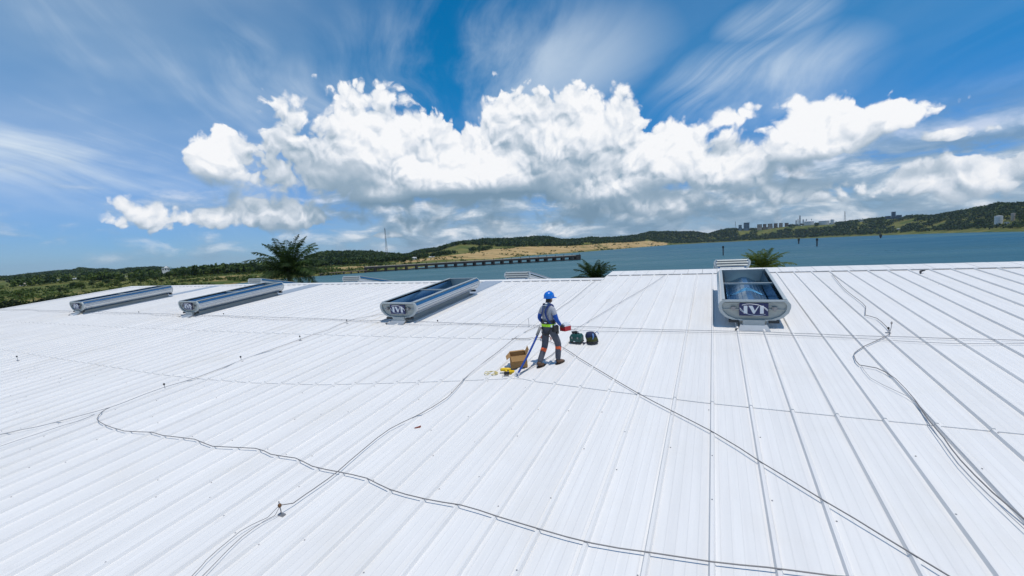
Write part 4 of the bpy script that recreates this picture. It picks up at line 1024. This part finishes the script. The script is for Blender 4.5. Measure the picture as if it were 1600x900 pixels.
# ------------------------------------------------------------------ forest on the hills: one far-off mass
def forest():
    Vs, Fs, off = {0: [], 1: []}, {0: [], 1: []}, {0: 0, 1: 0}
    N = 15000; cnt = 0
    xs_p = [p[0] for p in PROF]
    while cnt < N:
        a = rng.uniform(math.radians(-57), math.radians(60)); rs, rf, zf, rc, zc, th = [float(q) for q in col_prof(a)]
        x = float(np.interp(a, PA, xs_p)); t = rng.uniform(0, 1)
        if rng.uniform() < .22: t = rng.uniform(.93, 1.03)               # the skyline itself
        if x < 250: r = 560 + (rc - 560) * t ** 1.5 if rng.uniform() < .75 else rc * rng.uniform(.9, 1.02)
        else: r = rf + (rc * 1.02 - rf) * t
        px, py = r * math.sin(a), r * math.cos(a)
        clear = float(vnoise(np.array(px / 130), np.array(py / 130), 5))
        if x < 480 and r < 1100 and clear > .44: continue
        if 1395 < x < 1480 and r < rc * .93 and clear > .35: continue          # the grassy clearing on the right hill
        if clear > .82: continue
        if any(a0 < a < a1 and r0_ < r < r1_ for a0, a1, r0_, r1_ in CLEAR): continue
        if x < 16 and 540 < r < 1070: continue
        z = float(height(np.array(a), np.array(r)))
        if z < .6: continue
        sz = float(np.interp(r, [400, 1000, 2600], [4.2, 5.5, 9.0])) * rng.uniform(.7, 1.25)
        hgt = min(th * rng.uniform(.65, 1.1), sz * 2.1)
        n = 34 if r < 1200 else 22
        C, d = crown_points(n, sz, sz, hgt * .62, 5); C = C + np.array([px, py, z + hgt * .45])
        V, F = leaf_quads(C, sz * .34, d * 1.2)
        k = 1 if (rng.uniform() < .16 or (x < 480 and r < 900 and rng.uniform() < .5)) else 0
        Vs[k].append(V); Fs[k].append(F + off[k]); off[k] += len(V); cnt += 1
    for k, nm, mt in ((0, 'hill_forest', M_FOLIAGE), (1, 'hill_scrub', M_FOLIAGE_Y)):
        o = link(nm, np_mesh(nm, np.concatenate(Vs[k]), np.concatenate(Fs[k])), mt)
        tag(o, ['dark green forest covering the far hills round the bay', 'paler green trees mixed through the far forest'][k], 'forest', None, 'stuff')
forest()

def shore_scrub():
    """low bushes and rank grass along the banks: one uncountable mass"""
    Vs, Fs, off = [], [], 0
    for i in range(3400):
        x = rng.uniform(-40, 1060); a = az_of(x); rs, rf, zf, rc, zc, th = [float(q) for q in col_prof(a)]
        if x < 262: r = 150 * (5.5 ** rng.uniform(0, 1)); 
        elif x < 640: r = rs + 4 + (rf - rs) * rng.uniform(0, 1) ** 1.2
        else:
            q_ = rng.uniform(); r = rs + rng.uniform(2, 30) if q_ < .35 else rf + rng.uniform(-20, 30) if q_ < .6 else rs + (rf - rs) * rng.uniform(0, 1)
        px, py = r * math.sin(a), r * math.cos(a)
        if float(vnoise(np.array(px / 40), np.array(py / 40), 9)) > (.62 if x < 640 else .45): continue
        z = float(height(np.array(a), np.array(r)))
        if z < .35: continue
        s_ = rng.uniform(.5, 1.5) * (1 + r / 900)
        C, d = crown_points(16, s_ * 1.5, s_ * 1.5, s_ * .8, 4); C = C + np.array([px, py, z + s_ * .3])
        V, F = leaf_quads(C, s_ * .42, d); Vs.append(V); Fs.append(F + off); off += len(V)
    o = link('shore_scrub', np_mesh('shore_scrub', np.concatenate(Vs), np.concatenate(Fs)), M_FOLIAGE_Y)
    tag(o, 'low green scrub scattered along the banks of the bay', 'scrub', None, 'stuff')
shore_scrub()

# ------------------------------------------------------------------ trees one can tell apart
def tree_mesh(h, rx, nleaf, leaf, lobes=9, low=.30):
    C, d = crown_points(nleaf, rx, rx, h * (1 - low) * .62, lobes); C = C + np.array([0, 0, h * (low + (1 - low) * .48)])
    V, F = leaf_quads(C, leaf, d * .9); return np_mesh('crown', V, F)
def trunk_mesh(h, r, low=.3):
    q = MB(); q.tube([(0, 0, -.3), (.05 * h * .2, 0, h * low), (0, .03 * h, h * .62)], [r, r * .75, r * .35], 6)
    for k in range(4):
        w = k * 1.6 + .4; q.tube([(.01 * h, 0, h * (low + .04 * k)), (math.cos(w) * h * .16, math.sin(w) * h * .16, h * (low + .2 + .05 * k))], [r * .5, r * .15], 5)
    return q.mesh('trunk')
protos = []
for k in range(4):
    h = (6.5, 8.0, 5.2, 7.2)[k]; protos.append((tree_mesh(h, h * (.52, .46, .62, .55)[k], 420, .42 + .03 * k, 8 + k, .22), trunk_mesh(h, .16)))
SPOTS = []
for x, r in [(22, 300), (88, 310), (100, 340), (112, 380), (128, 330), (140, 400), (150, 360), (165, 420), (178, 380), (190, 430), (203, 400), (216, 370), (228, 440), (240, 420), (252, 390), (262, 440), (274, 470), (285, 430),
             (298, 480), (310, 520), (322, 560), (335, 500), (347, 540), (358, 580), (368, 520), (380, 560), (392, 480), (402, 500), (414, 470), (424, 520), (496, 520), (510, 600), (588, 470), (577, 455), (593, 440), (627, 520), (640, 560), (663, 590), (540, 620), (556, 640), (485, 480)]:
    SPOTS.append((x, r))
for i, (x, r) in enumerate(SPOTS):
    a = az_of(x) + rng.uniform(-.004, .004); r = r * rng.uniform(.96, 1.04); z = float(height(np.array(a), np.array(r)))
    o = empty('shore_tree', Matrix.LocRotScale(Vector((r * math.sin(a), r * math.cos(a), z - .1)), Matrix.Rotation(rng.uniform(0, 6.28), 3, 'Z').to_quaternion(), Vector([float(rng.uniform(.8, 1.25)) * (.5 if x < 110 else .72 if x < 260 else 1.0)] * 3)))
    cm, tm = protos[i % 4]
    c = bpy.data.objects.new('crown', cm); col.objects.link(c); c.parent = o
    t = bpy.data.objects.new('trunk', tm); col.objects.link(t); t.parent = o
    if not cm.materials: cm.materials.append([M_FOLIAGE_Y, M_FOLIAGE, M_FOLIAGE_Y, M_FOLIAGE][i % 4])
    if not tm.materials: tm.materials.append(M_BARK)
    if x < 480: tag(o, 'bushy green tree on the flat grassy land left of the large palm', 'tree', 'bushy trees on the flat land')
    else: tag(o, 'small green tree on the grassy bank between the large palm and the pier', 'tree', 'small trees on the bank by the pier')
shm = [tree_mesh(4.2, 3.4, 420, .34, 9, .05), tree_mesh(3.4, 3.8, 420, .34, 8, .05)]
shm[0].materials.append(M_FOLIAGE_D); shm[1].materials.append(M_FOLIAGE_D)
shst = trunk_mesh(3.2, .12); shst.materials.append(M_BARK)
for i, (x, r) in enumerate([(-25, 150), (-8, 165), (8, 150), (22, 160), (36, 175), (50, 165), (62, 185), (76, 170), (90, 190), (104, 205), (118, 185), (130, 215), (10, 195), (42, 205), (68, 215), (96, 225)]):
    a = az_of(x); z = float(height(np.array(a), np.array(float(r))))
    o = empty('mangrove_shrub', Matrix.LocRotScale(Vector((r * math.sin(a), r * math.cos(a), z - .2)), Matrix.Rotation(i * 1.3, 3, 'Z').to_quaternion(), Vector([float(rng.uniform(.75, 1.2))] * 3)))
    c = bpy.data.objects.new('crown', shm[i % 2]); col.objects.link(c); c.parent = o
    t = bpy.data.objects.new('trunk', shst); col.objects.link(t); t.parent = o
    tag(o, 'dark dense shrub in the row beyond the low gable edge of the roof', 'shrub', 'dark shrubs beyond the gable edge')

def palm(name, base, crown_z, label, nf, flen, leafmat, droop=.9, lean=(0, 0), seed=3, up=.75):
    R_ = random.Random(seed); o = tag(empty(name, Matrix.Translation(base)), label, 'palm tree' if 'palm' in name else 'tree')
    hz = crown_z - base.z; q = MB(); pts = []; rad = []
    for i in range(9):
        t = i / 8; pts.append((lean[0] * t * t, lean[1] * t * t, hz * t - .3 * (1 - t))); rad.append(.30 - .08 * t + (.12 if i == 8 else 0) + (.02 if i % 2 else 0))
    q.tube(pts, rad, 10); q.build('trunk', M_BARK, o, True)
    top = Vector(pts[-1])
    fr = MB()
    for k in range(nf):
        az = k * 2.39996 + R_.uniform(-.25, .25); tt = k / (nf - 1); el = math.radians(86 - 86 * tt * (1.0 + .18) + R_.uniform(-7, 7)) * (1 if up else 1)
        L = flen * R_.uniform(.85, 1.1) * (.85 + .15 * math.sin(math.pi * tt)); n = 16; p = top.copy(); pts = [p.copy()]; dirs = []
        for i in range(n):
            e = el - droop * (i / n) ** 1.5 * R_.uniform(.9, 1.1) * (1.25 - .3 * math.sin(max(el, 0)))
            d = Vector((math.cos(az) * math.cos(e), math.sin(az) * math.cos(e), math.sin(e))); p = p + d * (L / n); pts.append(p.copy()); dirs.append(d)
        f = MB(); f.tube(pts, [.045 * (1 - .8 * i / n) for i in range(n + 1)], 4)
        for i in range(1, n):
            for sub in (0.0, .34, .67):
                tpos = (i + sub) / n; c = pts[i].lerp(pts[i + 1], sub); d = dirs[min(i, n - 1)]; sd = d.cross(Vector((0, 0, 1)))
                if sd.length < .05: sd = Vector((-math.sin(az), math.cos(az), 0))
                sd.normalize(); nrm_ = sd.cross(d)
                ll = flen * .21 * math.sin(math.pi * min(1, .12 + tpos * .86)) ** .7 * R_.uniform(.8, 1.15)
                for s_ in (-1, 1):
                    ang = R_.uniform(-.15, .35); tip = c + (sd * s_ * .82 + d * .55).normalized() * ll + nrm_ * ll * ang - Vector((0, 0, ll * (.35 + .3 * R_.random())))
                    mid = c.lerp(tip, .45) + Vector((0, 0, ll * .10)); w = d * .044 * flen * .25
                    b = len(f.v); f.v += [tuple(c - w * .5), tuple(mid - w), tuple(tip), tuple(mid + w)]; f.f.append((b, b + 1, b + 2, b + 3)); f.mi.append(0)
        f.build('frond', leafmat, o)
    return o
bp_ = at(452, 424, 56); palm('oil_palm', Vector((bp_.x, bp_.y, 1.2)), bp_.z, 'large dark feathery palm rising behind the roof ridge against the hills', 40, 5.2, M_PALM, .95, seed=5)
bp_ = at(930, 440, 62); palm('oil_palm', Vector((bp_.x, bp_.y, 1.0)), bp_.z, 'smaller palm crown showing over the ridge beside the pier end', 44, 4.3, M_PALM, .95, seed=9)
bp_ = at(1191, 424, 60); palm('young_palm', Vector((bp_.x, bp_.y, 1.0)), bp_.z, 'yellow-green bushy palm top behind the ventilator with the clear navy sign', 46, 3.7, M_PALM_Y, 1.15, seed=14)

# ------------------------------------------------------------------ pier
def pier():
    a, b = at(570, 424.5, 392), at(905, 407, 430); a.z = b.z = 0; d = (b - a); L = d.length; ang = math.atan2(d.y, d.x)
    q = Matrix.Rotation(ang, 4, 'Z'); q.translation = a
    o = tag(empty('pier', q), 'long low concrete pier on dark piles reaching out across the bay', 'pier')
    m_ = MB(); m_.box((L / 2, 0, 4.75), (L, 7.0, .5)); m_.build('deck', M_CONC, o)
    for s_ in (-1, 1):
        m_ = MB(); m_.box((L / 2, s_ * 3.35, 3.75), (L, .5, 1.6)); m_.build('edge_beam', M_PILE, o)
    m_ = MB(); m_.box((L / 2, -3.0, .75), (L, .5, .9)); m_.build('lower_waling', M_PILE, o)
    nb = 23; pile = MB(); pile.tube([(0, 0, -2.8), (0, 0, 4.3)], 1.15, 8); pm_ = pile.mesh('pile'); pm_.materials.append(M_PILE)
    post = MB(); post.tube([(0, 0, 4.9), (0, 0, 6.3)], .25, 6); po_ = post.mesh('mooring_post'); po_.materials.append(M_PILE)
    cap = MB(); cap.box((0, 0, 4.1), (2.2, 6.5, .8)); cp_ = cap.mesh('pile_cap'); cp_.materials.append(M_PILE)
    for i in range(nb + 1):
        x = L * i / nb
        for nm, me, y in (('pile', pm_, -2.9), ('pile', pm_, 2.9), ('mooring_post', po_, -3.1), ('pile_cap', cp_, 0)):
            c = bpy.data.objects.new(nm, me); col.objects.link(c); c.parent = o; c.location = (min(max(x, .9), L - .9), y, 0)
    m_ = MB(); m_.box((L - 2.2, 0, 2.6), (4.6, 7.7, 5.0)); m_.build('pier_head', M_PILE, o)
    # the low landing that joins it to the bank
    a2, b2 = at(498, 429.5, 376), at(572, 425.5, 386); a2.z = b2.z = 0; d2 = b2 - a2; L2 = d2.length
    q = Matrix.Rotation(math.atan2(d2.y, d2.x), 4, 'Z'); q.translation = a2
    o = tag(empty('landing_stage', q), 'low brown landing stage joining the pier to the bank', 'jetty')
    m_ = MB(); m_.box((L2 / 2, 0, 1.9), (L2, 5, .5)); m_.build('deck', M_BROWN, o)
    for x in np.linspace(1, L2 - 1, 7):
        m_ = MB(); m_.tube([(x, -2, -2.6), (x, -2, 1.8)], .6, 7); m_.build('pile', M_PILE, o)
pier()

# ------------------------------------------------------------------ far structures
def ground_at(p): return float(height(np.array(math.atan2(p.x, p.y)), np.array(math.hypot(p.x, p.y))))
def facing(p, yaw=0.0):
    q = Matrix.Rotation(-math.atan2(p.x, p.y) + yaw, 4, 'Z'); q.translation = p; return q
def mast(x, ytop, r, label, w=2.4, colr=M_PIPE, name='radio_mast', ybase=None):
    p = at(x, ytop, r); top = p.z; p.z = ground_at(p) - .5 if ybase is None else z_at(x, ybase, r); h = top - p.z
    o = tag(empty(name, facing(p)), label, 'mast'); n = max(8, int(h / (w * 1.6)))
    for k in range(3):
        w_ = 2 * math.pi * k / 3; q = MB(); q.tube([(w * math.cos(w_), w * math.sin(w_), 0), (w * .25 * math.cos(w_), w * .25 * math.sin(w_), h * .97)], w * .11, 5); q.build('leg', colr, o)
    q = MB()
    for i in range(n):
        for k in range(3):
            f0, f1 = i / n * .97, (i + 1) / n * .97; a0, a1 = 2 * math.pi * k / 3, 2 * math.pi * (k + 1) / 3
            g_ = lambda f: w * (1 - .77 * f); q.tube([(g_(f0) * math.cos(a0), g_(f0) * math.sin(a0), h * f0), (g_(f1) * math.cos(a1), g_(f1) * math.sin(a1), h * f1)], w * .06, 4, cap=False)
    q.build('lattice', colr, o); q = MB(); q.tube([(0, 0, h * .95), (0, 0, h)], w * .16, 5); q.build('antenna', colr, o)
mast(601, 356, 780, 'tall slender lattice mast above the trees left of the sand slope', 2.3)
mast(1149, 346, 2750, 'thin mast left of the blue-grey block on the far shore', 4)
mast(1320, 330, 2600, 'thin mast right of the white domed tanks on the far shore', 5)

def building(name, x0, x1, ytop, ybase, r, depth, label, wallm, roofm, gable=.0, rows=2, cols=5, cat='building', group=None, win=True, yaw=0.0):
    if x0 > 1000 and name not in ('office_block', 'tan_block'): r = settle((x0 + x1) / 2, ybase)
    pa, pb = at(x0, ybase, r), at(x1, ybase, r); w = (pb - pa).length; p = (pa + pb) / 2; zt = z_at((x0 + x1) / 2, ytop, r)
    gz = min(ground_at(p), p.z) - .5; h = zt - gz; p.z = gz
    o = tag(empty(name, facing(p, yaw)), label, cat, group); hw_ = h - gable
    q = MB(); q.box((0, depth / 2, hw_ / 2), (w, depth, hw_)); q.build('wall', wallm, o)
    if gable > 0:
        q = MB(); e = w * .03; q.add([(-w / 2 - e, -e, hw_), (w / 2 + e, -e, hw_), (w / 2 + e, depth + e, hw_), (-w / 2 - e, depth + e, hw_), (-w / 2 - e, depth / 2, h), (w / 2 + e, depth / 2, h)], [(0, 1, 5, 4), (2, 3, 4, 5), (0, 4, 3), (1, 2, 5), (3, 2, 1, 0)]); q.build('roof', roofm, o)
    else:
        q = MB(); q.box((0, depth / 2, hw_ + .2), (w * 1.03, depth * 1.03, .5)); q.build('roof', roofm, o)
    if win:
        vis = zt - p.z; base = max(0, vis * .0); lo = max(0.0, (z_at((x0 + x1) / 2, ybase, r) - gz))
        for i in range(rows):
            for k in range(cols):
                q = MB(); zz = lo + (hw_ - lo) * (i + .5) / rows; q.box((w * ((k + .5) / cols - .5), -.06, zz), (w / cols * .55, .2, (hw_ - lo) / rows * .5)); q.build('window', M_DARK, o)
    return o
building('warehouse_shed', 511, 536, 410.5, 416, 640, 22, 'long low shed with a teal roof behind the large palm', M_BROWN, M_TEALROOF, 1.6, 1, 5)
building('white_shed', 51, 77, 439, 446, 640, 18, 'largest white shed among the bushes near the open bay', M_BWHITE, M_BWHITE, 1.5, 1, 4)
building('white_shed', 31, 42, 441.5, 448, 600, 12, 'smaller pale shed beside the largest white shed', M_BWHITE, M_BTAN, 1.2, 1, 2)
building('white_shed', 80, 95, 437, 441.5, 760, 14, 'far pale shed half hidden in the trees past the largest white shed', M_BWHITE, M_BWHITE, 1.2, 1, 3)
building('white_shed', 108, 125, 434.5, 438.5, 820, 14, 'pale shed on the wooded slope under the far ridge', M_BWHITE, M_BWHITE, 1.2, 1, 3)
building('white_shed', 186, 199, 431, 435, 820, 14, 'pale shed among bright bushes past the second ventilator', M_BWHITE, M_BWHITE, 1.2, 1, 3)
building('hill_house', 253, 265, 418.5, 423, 900, 14, 'white house with a small dome on the wooded ridge', M_BWHITE, M_BWHITE, 0, 1, 3)
p = at(259.5, 418.7, 903); q = MB(); q.lathe([(3.2, -1.5), (3.0, 0), (2.2, 1.6), (.4, 2.6)], 12); dm_ = q.build('roof_dome', M_BWHITE, [o for o in bpy.data.objects if o.name.startswith('hill_house')][0], True); dm_.matrix_world = Matrix.Translation(p)
building('white_tent', 643, 651, 401.5, 404.5, 720, 8, 'small white tent-roofed hut at the edge of the sand slope', M_BWHITE, M_BWHITE, 1.4, 1, 2)
building('white_tent', 670, 679, 400.8, 403.3, 760, 8, 'low pale hut on the sand just past the white tent-roofed hut', M_BTAN, M_BWHITE, 1.0, 1, 2)
building('office_block', 1162, 1171, 348, 357, 2760, 30, 'blue-grey office block on the far shore beside a thin mast', M_BBLUE, M_BBLUE, 0, 4, 4)
building('office_block', 1154, 1159, 351.5, 357, 2760, 24, 'low grey block between the thin mast and the blue-grey office block', M_BBLUE, M_BBLUE, 0, 2, 2)
for i, (a, b, yt) in enumerate(((1183, 1190.5, 350.5), (1192, 1197.5, 350), (1199.5, 1207, 349.6), (1209, 1215, 349), (1217, 1223, 348.5), (1226, 1232, 348.3))):
    building('tan_block', a, b, yt, 355.5, 2760, 24, ('first', 'second', 'third', 'fourth', 'fifth', 'sixth')[i] + ' tan block from the blue-grey office block on the far shore', (M_BTAN, M_BROWN)[i % 2], M_BTAN, 0, 3, 3, 'building', 'row of tan blocks on the far shore')
def tank(x0, x1, ytop, ybase, r, label, mt, name='storage_tank', dome=.25, cat='tank'):
    r = settle((x0 + x1) / 2, ybase)
    pa, pb = at(x0, ybase, r), at(x1, ybase, r); R_ = (pb - pa).length / 2; p = (pa + pb) / 2; zt = z_at((x0 + x1) / 2, ytop, r); gz = min(ground_at(p), p.z) - .5; h = zt - gz; p.z = gz
    o = tag(empty(name, facing(p)), label, cat); q = MB(); hd_ = R_ * dome
    q.lathe([(R_, 0), (R_, h - hd_)], 20); q.build('shell', mt, o, False)
    q = MB(); q.lathe([(R_ * 1.02, h - hd_), (R_ * .8, h - hd_ * .55), (R_ * .45, h - hd_ * .15), (R_ * .05, h)], 20); q.build('roof', M_BWHITE, o, True)
    q = MB()
    for z in (.25, .5, .75): q.lathe([(R_ * 1.012, (h - hd_) * z - .2), (R_ * 1.012, (h - hd_) * z + .2)], 20)
    q.build('stiffening_ring', M_FRAME, o)
    q = MB()
    for i in range(10): q.box((R_ * 1.02 * math.sin(-.6 + i * .1), -R_ * 1.02 * math.cos(-.6 + i * .1), (h - hd_) * i / 10), (R_ * .1, .5, .4))
    q.build('stair', M_FRAME, o)
tank(1256.5, 1272, 344.5, 350, 2680, 'wide white domed tank next to the process towers', M_BWHITE, dome=.28)
tank(1279, 1296, 343.5, 349, 2680, 'wide white domed tank between its twin and a small white dome', M_BWHITE, dome=.28)
tank(1297.5, 1303.5, 341.8, 347, 2680, 'small white dome beside the wide white tanks', M_BWHITE, dome=.7)
tank(1553, 1567, 337, 351, 1420, 'white cylindrical storage tank below the wooded hill by the water', M_BWHITE, dome=.15)
tank(1579, 1586, 333, 345, 1480, 'narrow tan silo behind the white cylindrical storage tank', M_BTAN, 'silo', .1, 'silo')
building('pump_house', 1569, 1577, 347, 350.5, 1400, 9, 'low pale hut beside the white cylindrical storage tank', M_BWHITE, M_BWHITE, 0, 1, 2)
for x, yt, w in ((1250, 336.5, 2.6), (1244, 344, 2.4), (1247, 342, 1.6), (1255, 342.5, 2.2), (1260, 342, 1.6), (1268, 342, 1.4)):
    p = at(x, yt, 2700); top = p.z; p.z = ground_at(p) - .5; o = tag(empty('process_tower', facing(p)), ('tallest steel process tower of the refinery cluster beside the white domed tanks' if w > 2.5 else 'shorter steel process tower of the refinery cluster beside the white domed tanks'), 'tower', 'refinery towers on the far shore')
    h = top - p.z; q = MB(); q.lathe([(w, 0), (w, h * .96), (w * .4, h)], 10); q.build('column', M_PIPE, o)
    q = MB()
    for z in (.55, .7, .85): q.lathe([(w * 1.5, h * z), (w * 1.5, h * z + .6)], 10)
    q.build('platform', M_STEEL, o)
building('tower_block', 1392.5, 1399.5, 331, 341, 2450, 18, 'dark tower block with lower wings on the right hill crest', M_BBLUE, M_BBLUE, 0, 4, 3)
building('low_block', 1383, 1392, 337.5, 341.5, 2450, 18, 'long low wing left of the dark tower block', M_BBLUE, M_BWHITE, 0, 1, 4)
building('low_block', 1400, 1409, 336, 341, 2450, 18, 'low wing right of the dark tower block', M_BBLUE, M_BBLUE, 0, 1, 4)
building('hill_house', 1341, 1349, 343, 346, 2300, 14, 'pale roofed house at the top of the clearing on the right hill', M_BWHITE, M_BWHITE, .8, 1, 3)
building('hill_house', 1401, 1406, 357.2, 360, 2000, 8, 'small white hut by the water under the right hill', M_BWHITE, M_BWHITE, .8, 1, 2)
# channel markers standing in the water
for x, yt, yb, lab in ((1130, 384.5, 399, 'dark channel marker post nearest the ventilator with the clear navy sign'), (1248, 372.5, 381, 'thin channel marker post left of a similar post in the open water'), (1276.5, 372.5, 385, 'thin channel marker post right of a similar post in the open water'), (1376, 366, 372, 'short dark marker post close to the far shore')):
    d = pix_dir(x, yb); r = -ZC / d.z * math.hypot(d.x, d.y); p = at(x, yb, r); p.z = 0; h = z_at(x, yt, r)
    o = tag(empty('channel_marker', facing(p)), lab, 'marker post'); w = r * .0011
    q = MB(); q.tube([(0, 0, -2.8), (0, 0, h)], w, 8); q.build('pile', M_PILE, o)
    q = MB(); q.box((0, 0, h - w * 2.0), (w * 3.4, w * 1.2, w * 4)); q.build('daymark', M_DARK, o)

# ------------------------------------------------------------------ the air over the bay
mt = bpy.data.materials.new('haze_air'); mt.use_nodes = True; nt = mt.node_tree; nt.nodes.clear()
ou = nt.nodes.new('ShaderNodeOutputMaterial'); pv = nt.nodes.new('ShaderNodeVolumePrincipled')
pv.inputs['Color'].default_value = (.62, .80, 1.0, 1); pv.inputs['Density'].default_value = 0.00004; pv.inputs['Anisotropy'].default_value = 0.2
nt.links.new(pv.outputs[0], ou.inputs['Volume'])
mb = MB(); mb.box((0, 0, 80), (18600, 18600, 170)); hz_ = mb.build('haze', mt); tag(hz_, kind='stuff')
